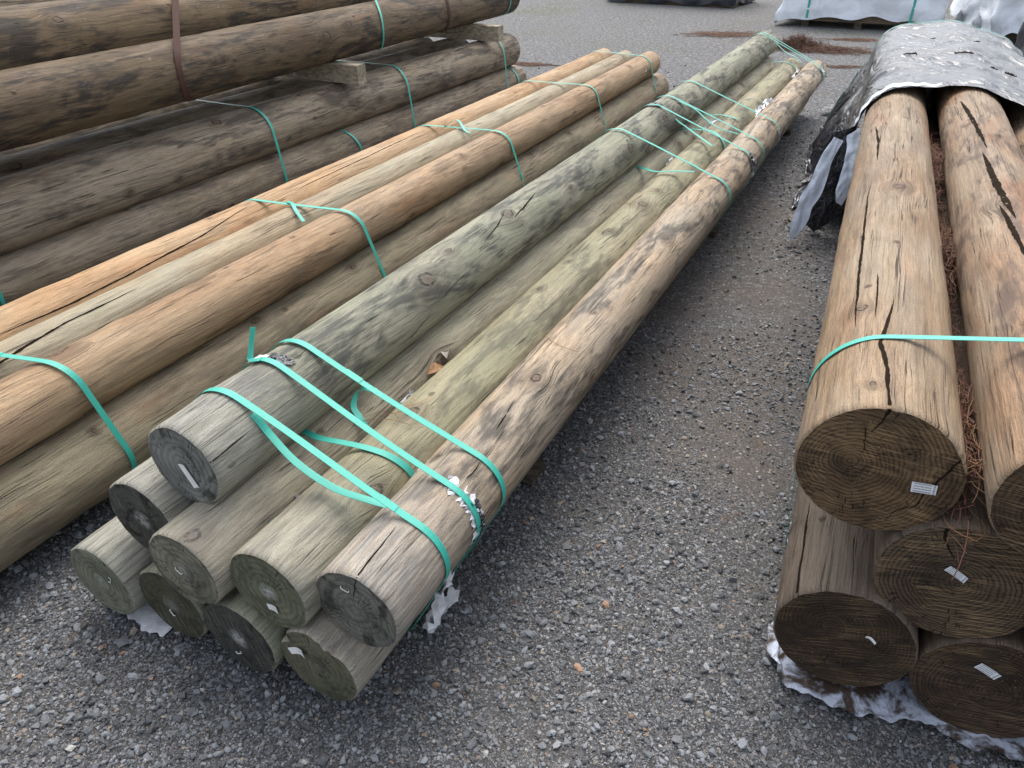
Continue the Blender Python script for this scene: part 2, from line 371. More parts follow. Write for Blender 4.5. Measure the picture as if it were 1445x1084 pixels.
def tag_mat():
    N = NT('printed_tag'); uv = N.n('ShaderNodeTexCoord').outputs['UV']; U, V_, _ = N.sep(uv)
    rows = N.math('FRACT', N.math('MULTIPLY', V_, 4.0)); ln = N.math('MULTIPLY', N.ss(rows, .25, .3), N.ss(rows, .75, .7))
    ch = N.ss(N.noise(N.comb(N.math('MULTIPLY', U, 46), N.math('FLOOR', N.math('MULTIPLY', V_, 4.0)), 3), 1, 1), .45, .5)
    ins = N.math('MULTIPLY', N.math('MULTIPLY', N.ss(U, .07, .09), N.ss(U, .80, .78)), ln)
    bar = N.math('MULTIPLY', N.math('MULTIPLY', N.ss(U, .86, .87), N.ss(U, .95, .94)), N.math('GREATER_THAN', N.noise(N.comb(0.0, N.math('MULTIPLY', V_, 26), 1), 1, 0), .47))
    ink = N.math('MAXIMUM', N.math('MULTIPLY', ins, ch), bar)
    c = N.mix(N.math('MULTIPLY', ink, .85), (.70, .73, .76), (.05, .05, .06))
    return N.fin(c, .35, .5)
M_tag = tag_mat(); M_tagw = plain('blank_tag_plastic', (.74, .74, .71), .4, .4, .06)
def paper_tag(o, corners, mat=None, name='paper_tag', curl=.003):
    """corners (cross, z) of the tag: top-left, top-right, bottom-right, bottom-left"""
    c = np.array(corners, float); n = 7; V = []; F = []; uv = []
    for j in range(3):
        for i in range(n):
            a, b = i/(n-1), j/2
            p = (c[0]*(1-a)+c[1]*a)*(1-b)+(c[3]*(1-a)+c[2]*a)*b
            V.append((-.0022-curl*abs(a-.45)**1.5*1.6, -p[0], p[1]))
    for j in range(2):
        for i in range(n-1):
            F.append((j*n+i, (j+1)*n+i, (j+1)*n+i+1, j*n+i+1))
            uv += [(i/(n-1), 1-j/2), (i/(n-1), 1-(j+1)/2), ((i+1)/(n-1), 1-(j+1)/2), ((i+1)/(n-1), 1-j/2)]
    return obj_np(name, V, F, mat or M_tag, o, True, uv)
def wire_pts(name, pts, r, mat, parent, **kw):
    V, F = tube(pts, r, 5); return obj_np(name, V, F, mat, parent, True, **kw)
def tube(pts, r, k=6):
    pts = np.array(pts, float); n = len(pts); T = np.gradient(pts, axis=0); T /= np.linalg.norm(T, axis=1)[:, None]+1e-12
    ref = np.array([0, 0, 1.]) if abs(T[0, 2]) < .9 else np.array([1., 0, 0]); V = []
    for i in range(n):
        a = np.cross(T[i], ref); a /= np.linalg.norm(a)+1e-9; b = np.cross(a, T[i])
        rr = r if np.isscalar(r) else r[i]
        for j in range(k):
            g = 2*pi*j/k; V.append(pts[i]+rr*(math.cos(g)*a+math.sin(g)*b))
    F = [(i*k+j, i*k+(j+1) % k, (i+1)*k+(j+1) % k, (i+1)*k+j) for i in range(n-1) for j in range(k)]
    F += [tuple(range(k))[::-1], tuple((n-1)*k+j for j in range(k))]
    return np.array(V), F

G_C = 'round poles of the green-strapped middle stack'; G_P = 'tan poles of the second stack'
G_L = 'dark poles of the lower back-left stack'; G_U = 'poles of the upper back-left stack'; G_R = 'thick logs of the right-hand stack'
LOG = {}
# palettes (linear base colours)
def cmat(seed, kind, **kw):
    P = {
     'greygreen': dict(light=(.37, .35, .255), mid=(.27, .26, .19), dark=(.115, .11, .085), tint=(.29, .305, .21), tint_amt=.5, stain_amt=.85, stain=(.045, .047, .045), streak=.45),
     'greengold': dict(light=(.41, .36, .235), mid=(.32, .285, .185), dark=(.14, .12, .08), tint=(.33, .33, .205), tint_amt=.5, stain_amt=.55, streak=.45),
     'tangrey': dict(light=(.52, .41, .28), mid=(.39, .305, .21), dark=(.145, .115, .085), tint=(.38, .355, .295), tint_amt=.5, stain_amt=.82, stain=(.055, .051, .047), streak=.45),
     'orange': dict(light=(.56, .365, .195), mid=(.46, .285, .145), dark=(.24, .14, .075), tint=(.49, .38, .25), tint_amt=.45, stain_amt=.2, red=.3, streak=.45, checks=.4),
     'orangegrey': dict(light=(.48, .38, .245), mid=(.38, .30, .195), dark=(.19, .14, .09), tint=(.40, .38, .28), tint_amt=.6, stain_amt=.2, streak=.45),
     'tan': dict(light=(.48, .325, .185), mid=(.37, .24, .135), dark=(.18, .11, .065), tint=(.42, .32, .21), tint_amt=.4, stain_amt=.35, red=.25, streak=.45, checks=.4),
     'olive': dict(light=(.37, .295, .195), mid=(.28, .22, .145), dark=(.125, .095, .065), tint=(.31, .275, .175), tint_amt=.5, stain_amt=.4, red=.35, streak=.45),
     'darkbrown': dict(light=(.40, .32, .215), mid=(.28, .22, .145), dark=(.095, .07, .052), tint=(.36, .30, .23), tint_amt=.5, stain_amt=.75, stain=(.060, .048, .042), red=.15, ring=.8, streak=.55),
     'ochre': dict(light=(.225, .155, .085), mid=(.150, .100, .056), dark=(.05, .036, .024), tint=(.18, .135, .075), tint_amt=.4, stain_amt=.85, stain=(.022, .018, .016), red=.15, streak=.55),
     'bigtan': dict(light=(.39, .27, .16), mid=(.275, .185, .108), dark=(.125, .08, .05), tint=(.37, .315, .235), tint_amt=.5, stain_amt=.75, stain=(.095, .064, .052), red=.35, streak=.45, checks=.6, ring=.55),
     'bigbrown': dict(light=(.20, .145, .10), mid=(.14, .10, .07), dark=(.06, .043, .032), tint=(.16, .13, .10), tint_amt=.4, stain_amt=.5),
    }[kind].copy(); P.update(kw)
    return wood_side('wood_'+kind+'_%d' % int(seed*10), seed, **P)
def C_end(seed, **kw):
    d = dict(c1=(.11, .108, .088), c2=(.20, .195, .155), dark=(.035, .034, .029), rings=62, saw=.4, rim=.4, sawang=1.3, blotch=.55, pale=.5, sawcol=(.25, .25, .20)); d.update(kw)
    return wood_end('end_grain_%d' % int(seed*10), seed, **d)
def R_end(seed, **kw):
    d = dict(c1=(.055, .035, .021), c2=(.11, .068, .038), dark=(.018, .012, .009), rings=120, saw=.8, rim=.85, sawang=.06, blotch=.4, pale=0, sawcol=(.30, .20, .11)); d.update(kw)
    return wood_end('end_grain_big_%d' % int(seed*10), seed, **d)

T1 = LOG['T1'] = timber('timber_pole', 'C', -.1056, .5120, .0772, .1050, .1013, 6.50, cmat(1.1, 'greygreen', pale_end=.8, knot=(.07, .05, .035)), C_end(1.2, c1=(.13, .135, .125), c2=(.25, .25, .235), blotch=.7, saw=.4, pale=0),
    1.1, 'grey-green mould-stained pole lying alone on top of the middle stack', G_C,
    cracks=[([(1.50, 13), (1.39, 30), (1.27, 40)], .0045), ([(1.75, 17), (1.61, 29), (1.5, 36)], .006), ([(.86, 88), (.78, 98), (.74, 108)], .003), ([(.12, 62), (.05, 64), (.001, 66)], .003)])
LOG['M0'] = timber('timber_pole', 'C', -.238, .3389, .024, .110, .110, 6.35, cmat(2.3, 'greygreen', pale_end=.7, stain_amt=.4), C_end(2.3, c1=(.05, .052, .045), c2=(.085, .085, .075), pale=.9, blotch=.85),
    2.3, 'pole under the top pole on its left, with blackened end face and pale centre', G_C)
M1 = LOG['M1'] = timber('timber_pole', 'C', -.0516, .3152, -.0342, .1040, .1069, 6.483, cmat(3.7, 'tangrey', pale_end=.5, stain_amt=.35, light=(.50, .44, .31), mid=(.39, .34, .235), tint=(.40, .385, .27)), C_end(3.7, c1=(.14, .135, .10), c2=(.26, .245, .185), pale=.3, blotch=.45),
    3.7, 'pole right of the top pole, its ringed end face chipped along the lower edge', G_C, notches=[(RAD(150), .28, .014, .05)])
M2 = LOG['M2'] = timber('timber_pole', 'C', .1645, .3259, -.0015, .1055, .1015, 6.447, cmat(4.9, 'greengold', pale_end=.65), C_end(4.9, c1=(.105, .11, .068), c2=(.18, .18, .115), pale=1.0, blotch=.3),
    4.9, 'green-gold pole with a large round knot, just left of the right-edge pole', G_C)
M3 = LOG['M3'] = timber('timber_pole', 'C', .3647, .3289, .0412, .1051, .0969, 6.394, cmat(6.1, 'tangrey', pale_end=.9, light=(.56, .42, .275), mid=(.42, .31, .205)), C_end(6.1, c1=(.10, .10, .085), c2=(.18, .175, .15), pale=.15, blotch=.7),
    6.1, 'tan and grey pole along the upper right edge of the middle stack, split near end', G_C,
    cracks=[([(.70, 8), (.62, 14.6), (.56, 18)], .0035), ([(.16, 2), (.094, 5.2), (.05, 6.3), (.0015, 8.5)], .0035), ([(.436, 30.7), (.40, 31.7), (.37, 29.5)], .003)])
LOG['B0'] = timber('timber_pole', 'C', -.3727, .1394, -.0522, .1099, .1099, 6.4, cmat(7.7, 'greygreen', pale_end=.8, stain_amt=.2), C_end(7.7, c1=(.16, .165, .12), c2=(.27, .275, .205), pale=.8, blotch=.1),
    7.7, 'lowest and leftmost pole of the middle stack, with a pale green ringed end face', G_C)
LOG['B1'] = timber('timber_pole', 'C', -.1585, .1425, -.0272, .1065, .1065, 6.4, cmat(8.2, 'greygreen', light=(.22, .21, .17)), C_end(8.2, c1=(.05, .048, .03), c2=(.08, .075, .048), pale=.5, blotch=.4),
    8.2, 'brown-ended bottom pole just above the white plastic scrap, second from left', G_C, cracks=[])
LOG['B2'] = timber('timber_pole', 'C', .0550, .1367, -.0241, .1067, .1067, 6.4, cmat(9.4, 'greygreen', light=(.2, .19, .15)), C_end(9.4, c1=(.035, .036, .032), c2=(.06, .06, .055), pale=.9, blotch=.85),
    9.4, 'bottom pole with the blackest end face, between the brown-ended and the splintered bottom poles', G_C)
B3 = LOG['B3'] = timber('timber_pole', 'C', .2682, .1397, -.0033, .1069, .1069, 6.38, cmat(10.3, 'tangrey', pale_end=.6, stain_amt=.45), C_end(10.3, c1=(.09, .09, .055), c2=(.145, .14, .09), pale=.1, blotch=.35),
    10.3, 'bottom right pole of the middle stack, with splintered rim and white tag scrap', G_C, notches=[(RAD(25), .35, .022, .09), (RAD(-62), .12, .02, .03)])

E_P = wood_end('end_grain_tan', 21, (.22, .15, .08), (.34, .23, .12), (.10, .065, .035), rings=80, saw=.2, blotch=.2)
EXT = .75
LOG['P1'] = timber('timber_pole', 'P', -.2328, .4106, -.018-EXT, .0987, .0902, 5.92+EXT, cmat(11.9, 'orange'), E_P, 11.9, 'bright orange pole at the back of the tan stack, with a long open split', G_P,
    cracks=[([(.425+EXT, 49.4), (.657+EXT, 53.8), (.911+EXT, 50.2), (1.272+EXT, 39.3), (1.579+EXT, 15.5)], .006), ([(1.85+EXT, 30.3), (2.34+EXT, 28.1), (2.88+EXT, 21.7)], .004)])
LOG['P2'] = timber('timber_pole', 'P', -.0495, .4107, -.0208-EXT, .0843, .0837, 5.943+EXT, cmat(12.6, 'orangegrey'), E_P, 12.6, 'thinner greyish-tan pole lying sunk between the bright orange pole and the high tan pole', G_P,
    cracks=[([(.0+EXT, 46), (.314+EXT, 42.0), (.432+EXT, 32.4), (.564+EXT, 24.7), (.837+EXT, 24.9)], .008)])
LOG['P3'] = timber('timber_pole', 'P', .1304, .3901, .0063-EXT, .0967, .0947, 6.016+EXT, cmat(13.4, 'tan'), E_P, 13.4, 'warm tan pole on the near upper edge of the tan stack, below bending green straps', G_P)
LOG['P4'] = timber('timber_pole', 'P', .1640, .1683, .0348-EXT, .1280, .1285, 6.097+EXT, cmat(14.8, 'olive'), E_P, 14.8, 'thick olive-brown pole with pale scuffs, lowest and frontmost of the tan stack', G_P)
LOG['P5'] = timber('timber_pole', 'P', -.10, .170, -.3, .130, .128, 5.95, cmat(15.2, 'olive'), E_P, 15.2, 'hidden bottom pole in the middle underneath the tan stack', G_P)
LOG['P6'] = timber('timber_pole', 'P', -.362, .170, -.3, .130, .128, 5.95, cmat(16.2, 'olive'), E_P, 16.2, 'hidden bottom pole at the back underneath the tan stack', G_P)

E_L = wood_end('end_grain_dark', 31, (.05, .042, .034), (.085, .07, .055), (.02, .016, .012), rings=60, saw=.3, blotch=.5)
EX = 1.1
LOG['L1'] = timber('timber_pole', 'L', -.1796, .4090, .0564-EX, .1543, .1425, 6.096+EX, cmat(17.5, 'darkbrown', light=(.44, .355, .24), mid=(.32, .255, .17)), E_L, 17.5, 'big dark grey-brown pole carrying the ends of the two square bearers', G_L, nv=80)
LOG['L2'] = timber('timber_pole', 'L', -.120, .150, -.056-EX, .125, .125, 6.256+EX, cmat(18.1, 'darkbrown', stain_amt=.5), E_L, 18.1, 'dark brown pole at the foot of the back-left stack, behind the bright orange pole', G_L, nv=80)
LOG['L3'] = timber('timber_pole', 'L', -.50, .405, -.8, .150, .148, 6.6, cmat(19.1, 'darkbrown', red=.3), E_L, 19.1, 'shaded pole seen in the dark gap beneath the upper pack, behind the bearer-carrying pole', G_L)
LOG['L4'] = timber('timber_pole', 'L', -.81, .405, -.8, .150, .148, 6.5, cmat(20.1, 'darkbrown'), E_L, 20.1, 'rearmost shaded pole beneath the upper pack of the back-left stack', G_L)
LOG['L5'] = timber('timber_pole', 'L', -.42, .140, -.8, .120, .118, 6.4, cmat(21.1, 'darkbrown'), E_L, 21.1, 'hidden bottom pole behind the foot of the back-left stack', G_L)
LOG['L6'] = timber('timber_pole', 'L', -.72, .140, -.8, .120, .118, 6.4, cmat(21.6, 'darkbrown'), E_L, 21.6, 'hidden rearmost bottom pole of the back-left stack', G_L)
LOG['U1'] = timber('timber_pole', 'U', -.300, 1.022, -1.4, .166, .158, 7.5, cmat(22.4, 'ochre'), E_L, 22.4, 'ochre-brown pole highest in the top left corner of the photo, with a torn pale knot', G_U, nv=80)
LOG['U2'] = timber('timber_pole', 'U', -.0761, .8330, -1.3, .1495, .1503, 7.40, cmat(23.2, 'ochre', light=(.19, .13, .078), mid=(.12, .082, .05), stain_amt=.9), E_L, 23.2, 'dark-streaked pole resting directly on the two square bearers of the back-left stack', G_U, nv=80)
LOG['U3'] = timber('timber_pole', 'U', -.51, .833, -1.3, .1495, .1503, 7.2, cmat(24.2, 'ochre'), E_L, 24.2, 'hidden pole behind the one resting on the square bearers', G_U)

M_R1e = R_end(41.0, pith=(.05, .01), sawang=.05, c1=(.105, .064, .034), c2=(.20, .125, .066), rim=.7, blotch=.5)
LOG['U4'] = timber('timber_pole', 'U', -.64, 1.06, -1.2, .155, .150, 7.1, LOG['U3'].data.materials[0], E_L, 25.1, 'hidden pole at the top of the upper pack, behind the highest visible one', G_U)
R1 = LOG['R1'] = timber('timber_log', 'R', -.0560, .6238, .1048, .1480, .1372, 5.24, cmat(25.3, 'bigtan', stain_amt=.28, checks=.8), M_R1e, 25.3, 'thick tan log, upper left of the right-hand stack, with cracked brown end', G_R, 'log', nv=96,
    cracks=[([(1.435, -38.2), (.91, -37.4), (.654, -37.3), (.352, -34.6)], .009), ([(.64, -18.9), (.513, -18.5), (.388, -18.6)], .004), ([(.487, -3.8), (.36, -8.6), (.258, -13), (.148, -7.6), (.0, -5.3)], .008), ([(2.34, -41), (2.07, -34), (1.74, -32)], .009)])
R2 = LOG['R2'] = timber('timber_log', 'R', .2466, .6850, .04, .1290, .1300, 5.32, cmat(26.6, 'bigtan', light=(.36, .225, .13), mid=(.25, .155, .09), stain_amt=.75, stain=(.075, .05, .042)), R_end(42), 26.6, 'thick reddish-tan log right of the needle-filled gap, with a jagged open split along its top', G_R, 'log', nv=96,
    cracks=[([(2.838-.04, -36.3), (2.411-.04, -25.2), (1.935-.04, -17)], .016), ([(1.902-.04, -24.4), (1.479-.04, -19), (1.169-.04, -10.6)], .020), ([(1.305-.04, -22.9), (1.091-.04, -16.9), (.80-.04, -11)], .014)])
LOG['R3'] = timber('timber_log', 'R', .530, .600, -.1, .140, .137, 5.4, cmat(27.1, 'bigtan'), R_end(42.5), 27.1, 'log in deep shade at the right edge, just below the black cover', G_R, 'log')
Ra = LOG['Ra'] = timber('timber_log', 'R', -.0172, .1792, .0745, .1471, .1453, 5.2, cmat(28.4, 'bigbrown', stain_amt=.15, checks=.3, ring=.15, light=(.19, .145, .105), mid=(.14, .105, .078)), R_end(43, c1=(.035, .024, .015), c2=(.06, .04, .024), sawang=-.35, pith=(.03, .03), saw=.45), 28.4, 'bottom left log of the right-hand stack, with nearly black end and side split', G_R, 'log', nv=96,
    cracks=[([(.33, -53.9), (.18, -52.5), (.0, -50.8)], .007), ([(1.2, -56), (.8, -54), (.36, -54)], .005)])
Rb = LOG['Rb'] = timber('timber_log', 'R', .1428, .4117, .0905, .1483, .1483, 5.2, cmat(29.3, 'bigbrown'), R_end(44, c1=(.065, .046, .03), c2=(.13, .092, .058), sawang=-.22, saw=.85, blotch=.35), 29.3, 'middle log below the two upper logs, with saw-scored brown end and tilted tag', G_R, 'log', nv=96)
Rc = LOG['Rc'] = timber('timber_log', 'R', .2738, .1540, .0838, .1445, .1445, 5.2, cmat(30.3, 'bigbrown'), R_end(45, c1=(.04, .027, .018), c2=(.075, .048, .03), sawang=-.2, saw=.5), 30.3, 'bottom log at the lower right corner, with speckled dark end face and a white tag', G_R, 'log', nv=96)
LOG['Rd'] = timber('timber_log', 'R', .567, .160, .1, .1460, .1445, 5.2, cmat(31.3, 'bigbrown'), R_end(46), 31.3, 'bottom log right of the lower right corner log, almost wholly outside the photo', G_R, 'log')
LOG['Re'] = timber('timber_log', 'R', .440, .395, .05, .1440, .1445, 5.2, cmat(32.3, 'bigbrown'), R_end(47), 32.3, 'log at the right edge of the photo, just right of the saw-scored middle end', G_R, 'log')

# ---- tags, staples, end splits
paper_tag(T1, [(-.010, .006), (.010, .010), (.041, -.043), (.021, -.052)][0:4], M_tagw)
paper_tag(M2, [(-.008, -.036), (.020, -.032), (.022, -.054), (-.004, -.052)], M_tagw)
paper_tag(B3, [(-.075, .030), (-.030, .050), (-.026, .024), (-.066, .014)], M_tagw, curl=.01)
for o, (a, b), ang in ((M1, (-.012, -.004), -.5), (M3, (-.018, .054), -.2), (LOG['B2'], (-.010, -.055), .6), (LOG['B1'], (-.004, -.027), -1.0), (LOG['B0'], (.050, .032), 1.2)):
    ca, sa = math.cos(ang), math.sin(ang); q = [(-.010, .007), (-.009, 0), (.009, 0), (.010, .006)]
    wire_pts('staple', [(-.003, -(a+x*ca-y*sa), b+x*sa+y*ca) for x, y in q], .0013, M_tagw, o)
paper_tag(R1, [(.063, .000), (.106, .004), (.108, -.019), (.066, -.024)], curl=.001)
paper_tag(Rb, [(-.024, .047), (.012, .029), (.008, .013), (-.032, .033)])
paper_tag(Rc, [(-.034, .080), (.007, .062), (-.002, .044), (-.044, .062)])
paper_tag(Ra, [(.040, .044), (.062, .034), (.060, .027), (.038, .037)], M_tagw, curl=.01)
face_crack(R1, [(-.012, .144), (-.018, .115), (-.030, .088)], .006, 2); face_crack(R1, [(-.042, .095), (-.036, .066), (-.032, .045), (-.038, .03)], .0022, 3)
face_crack(R1, [(.125, .070), (.112, .035), (.090, -.02), (.085, -.055), (.055, -.075), (.042, -.11)], .0045, 4)
face_crack(Rb, [(-.055, .134), (-.052, .11), (-.038, .085), (-.022, .065)], .007, 5)
face_crack(M3, [(.015, .100), (.006, .06), (-.002, .03)], .0028, 6); face_crack(M1, [(-.045, .06), (-.02, .045), (-.008, .05)], .0016, 7)
face_crack(T1, [(.055, .082), (.045, .05)], .0014, 8)

# ------------------------------------------------------------------ straps
CS = {}   # cross sections per pile
for k, (p, keys) in {'C': ('C', ['T1', 'M0', 'M1', 'M2', 'M3', 'B0', 'B1', 'B2', 'B3']), 'P': ('P', ['P1', 'P2', 'P3', 'P4', 'P5', 'P6']),
                     'L': ('L', ['L1', 'L2', 'L3', 'L4', 'L5', 'L6']), 'U': ('U', ['U1', 'U2', 'U3']), 'R': ('R', ['R1', 'R2', 'R3', 'Ra', 'Rb', 'Rc', 'Rd', 'Re'])}.items():
    CS[k] = keys
CS['U'] = CS['U'] + ['U4']
GEO = dict(T1=(-.1056, .5120, .1045), M0=(-.238, .3389, .11), M1=(-.0516, .3152, .1055), M2=(.1645, .3259, .104), M3=(.3647, .3289, .102), B0=(-.3727, .1394, .1099), B1=(-.1585, .1425, .1065), B2=(.055, .1367, .1067), B3=(.2682, .1397, .1069),
           P1=(-.2328, .4106, .095), P2=(-.0495, .4107, .084), P3=(.1304, .3901, .0965), P4=(.164, .1683, .1285), P5=(-.10, .17, .13), P6=(-.362, .17, .13),
           L1=(-.1796, .409, .149), L2=(-.12, .150, .125), L3=(-.5, .405, .15), L4=(-.81, .405, .15), L5=(-.42, .14, .12), L6=(-.72, .14, .12),
           U1=(-.300, 1.022, .162), U2=(-.0761, .833, .150), U3=(-.51, .833, .1495), U4=(-.64, 1.06, .153),
           R1=(-.056, .6238, .145), R2=(.2466, .685, .1295), R3=(.53, .60, .139), Ra=(-.0172, .1792, .1465), Rb=(.1428, .4117, .1483), Rc=(.2738, .154, .1445), Rd=(.567, .16, .146), Re=(.44, .395, .1443))
def hull2(P):
    P = sorted(map(tuple, P)); 
    def half(P):
        h = []
        for p in P:
            while len(h) >= 2 and (h[-1][0]-h[-2][0])*(p[1]-h[-2][1])-(h[-1][1]-h[-2][1])*(p[0]-h[-2][0]) <= 0: h.pop()
            h.append(p)
        return h
    a = half(P); b = half(P[::-1]); return np.array(a[:-1]+b[:-1])
def hull_path(keys, off=.004, step=.012):
    pts = []
    for k in keys:
        s, z, r = GEO[k]; a = np.linspace(0, 2*pi, 90, endpoint=False); pts += list(zip(s+(r+off)*np.cos(a), z+(r+off)*np.sin(a)))
    Hh = hull2(pts); Hh = Hh[::-1]                      # clockwise
    Hc = np.concatenate([Hh, Hh[:1]]); L = np.concatenate([[0], np.cumsum(np.linalg.norm(np.diff(Hc, axis=0), axis=1))])
    n = int(L[-1]/step); q = np.linspace(0, L[-1], n, endpoint=False)
    return np.stack([np.interp(q, L, Hc[:, 0]), np.interp(q, L, Hc[:, 1])], -1)
def ribbon(pts, nrm, width_dir, w, th, closed, name, mat, parent=None):
    pts = np.array(pts, float); n = len(pts); V = []
    for i in range(n):
        wd = width_dir[i]*w/2; nn = nrm[i]*th/2
        V += [pts[i]-wd-nn, pts[i]+wd-nn, pts[i]+wd+nn, pts[i]-wd+nn]
    L = np.concatenate([[0], np.cumsum(np.linalg.norm(np.diff(pts, axis=0), axis=1))]); F = []; uv = []
    for i in range(n if closed else n-1):
        j = (i+1) % n; u0 = L[i]; u1 = L[j] if j else L[i]+.012
        for a in range(4):
            b = (a+1) % 4; F.append((4*i+a, 4*i+b, 4*j+b, 4*j+a)); v0 = [0, w, w, 0][a]; v1 = [0, w, w, 0][b]
            uv += [(u0, v0), (u0, v1), (u1, v1), (u1, v0)]
    if not closed:
        F += [(3, 2, 1, 0), (4*n-4, 4*n-3, 4*n-2, 4*n-1)]; uv += [(0, 0)]*8
    return obj_np(name, V, F, mat, parent, False, uv)
def strap(pile, keys, sL, tL, sR, tR, label, group='green straps bound right round the pole stacks', w=.0175, mat=None, seal=None, off=.0065, name='strap'):
    hp = hull_path(keys, off); o, cr, ax = frame(pile)
    smid = (sL+sR)/2
    tt = tL+(tR-tL)*np.clip((hp[:, 0]-sL)/(sR-sL), -.4, 1.4)
    tt = tt + .004*np.sin(hp[:, 0]*9+tL*7)
    P = np.array([o+cr*a+ax*t+np.array([0, 0, z]) for (a, z), t in zip(hp, tt)])
    T = np.roll(P, -1, 0)-np.roll(P, 1, 0); T /= np.linalg.norm(T, axis=1)[:, None]
    wd = np.tile(ax, (len(P), 1)); wd = wd-(wd*T).sum(1)[:, None]*T; wd /= np.linalg.norm(wd, axis=1)[:, None]
    nr = np.cross(T, wd); c = P.mean(0); sg = np.sign(((P-c)*nr).sum(1)); nr *= sg[:, None]
    ob = ribbon(P, nr, wd, w, .0011, True, name, mat or M_strap); tag(ob, label, 'strap', group)
    if seal is not None:           # friction weld or crimp where the ends overlap
        i = int(np.argmin(np.abs(hp[:, 0]-seal)+ (hp[:, 1] < hp[:, 1].mean())*9)); sl = slice(i-2, i+3)
        ribbon(P[sl]+nr[sl]*.0016, nr[sl], wd[sl], w*1.12, .0014, False, 'weld_joint', mat or M_strap, ob)
    return ob
def loose(pile, pts, label, w=.019, up=(0, 0, 1), n=40, parent=None, mat=None, name='strap', group=None, twist=0.0):
    pts = np.array(pts, float); o, cr, ax = frame(pile)
    # Catmull-Rom through (s,t,z)
    Q = np.concatenate([[2*pts[0]-pts[1]], pts, [2*pts[-1]-pts[-2]]]); out = []
    for i in range(len(pts)-1):
        p0, p1, p2, p3 = Q[i:i+4]
        for k in range(max(3, n//(len(pts)-1))):
            t = k/max(3, n//(len(pts)-1)); out.append(.5*((2*p1)+(-p0+p2)*t+(2*p0-5*p1+4*p2-p3)*t*t+(-p0+3*p1-3*p2+p3)*t**3))
    out.append(pts[-1]); out = np.array(out)
    P = o + out[:, :1]*cr + out[:, 1:2]*ax + np.outer(out[:, 2], [0, 0, 1])
    T = np.gradient(P, axis=0); T /= np.linalg.norm(T, axis=1)[:, None]
    wd = np.tile(ax, (len(P), 1)) - (T@ax)[:, None]*T
    small = np.linalg.norm(wd, axis=1) < .35
    wd2 = np.cross(T, np.array([0, 0, 1.])); wd[small] = wd2[small]
    for i in range(1, len(wd)):
        if wd[i]@wd[i-1] < 0: wd[i] *= -1
    wd /= np.linalg.norm(wd, axis=1)[:, None]
    nr = np.cross(T, wd)
    if twist:
        a = np.linspace(0, twist, len(P))[:, None]; wd, nr = wd*np.cos(a)+nr*np.sin(a), nr*np.cos(a)-wd*np.sin(a)
    ob = ribbon(P, nr, wd, w, .0011, False, name, mat or M_strap, parent)
    if parent is None: tag(ob, label, 'strap', group)
    return ob
GS = 'green straps round the middle stack'
S1 = strap('C', CS['C'], -.14, .226, .46, .231, 'nearest green strap on the middle stack, with a slack second loop twisting beneath it', GS, seal=.33)
loose('C', [(-.115, .231, .606), (-.030, .228, .585), (.01, .232, .535), (.085, .222, .488), (.19, .216, .458), (.275, .227, .447), (.318, .238, .440)], None, parent=S1, name='slack_loop')
S2 = strap('C', CS['C'], -.126, .374, .464, .366, 'green strap cushioned by torn plastic, second from the near end of the middle stack', GS)
S3 = strap('C', CS['C'], -.153, .477, .464, .492, 'taut green strap with a weld joint, third from the near end of the pile', GS, seal=.06)
loose('C', [(-.128, .372, .622), (-.150, .364, .620), (-.157, .374, .635), (-.160, .40, .69)], None, parent=S2, name='cut_tail', w=.017)
tag(loose('C', [(-.045, .386, .425), (.013, .377, .428), (.09, .381, .436), (.150, .388, .437), (.205, .398, .427), (.246, .410, .398), (.265, .418, .36), (.272, .42, .33)], None), 'short green strap wrapped only over the green-gold pole, under the longer bands', 'strap', GS)
tag(loose('C', [(.030, .602, .440), (.006, .585, .452), (-.004, .558, .445), (.004, .53, .425), (.035, .515, .405), (.052, .512, .385)], None), 'curled loop of green strap standing in the trough left of the green-gold pole', 'strap', GS)
S5 = strap('C', CS['C'], -.10, 2.82, .465, 2.885, 'nearest green strap of the central cluster on the middle stack, with a slack branch', GS, seal=.27)
loose('C', [(-.10, 3.0, .39), (-.05, 2.96, .41), (.01, 2.90, .424), (.105, 2.82, .44), (.20, 2.845, .448), (.285, 2.862, .452)], None, parent=S5, name='slack_loop')
S6 = strap('C', CS['C'], -.12, 3.40, .463, 3.425, 'green strap of the central cluster with black torn padding at both edges', GS)
loose('C', [(-.03, 3.46, .585), (.0, 3.50, .53), (.05, 3.53, .49), (.136, 3.48, .462), (.244, 3.375, .445)], None, parent=S6, name='slack_loop')
tag(loose('C', [(-.09, 3.76, .41), (.0, 3.745, .425), (.08, 3.735, .432), (.16, 3.72, .434), (.225, 3.66, .418), (.262, 3.63, .38), (.27, 3.63, .34)], None), 'short green strap arching over the green-gold pole within the central cluster', 'strap', GS)
S7 = strap('C', CS['C'], -.10, 3.64, .465, 3.70, 'third green strap of the central cluster, sagging slightly between top pole and right edge', GS)
loose('C', [(-.04, 3.655, .595), (.04, 3.70, .555), (.12, 3.69, .505), (.21, 3.655, .472), (.32, 3.67, .448)], None, parent=S7, name='slack_loop')
S8 = strap('C', CS['C'], -.11, 4.10, .463, 4.18, 'farthest green strap of the central cluster, over the tan part of the right-edge pole', GS)
tag(loose('C', [(-.06, 4.14, .40), (.02, 4.16, .42), (.12, 4.14, .433), (.22, 4.10, .428)], None), 'thin green strap end lying across the trough under the farthest central band', 'strap', GS)
S9 = strap('C', CS['C'], -.14, 6.36, .46, 6.19, 'outermost green strap binding the far ends of the middle stack', GS)
S10 = strap('C', CS['C'], -.14, 6.28, .46, 6.12, 'inner green strap binding the far ends of the middle stack', GS)
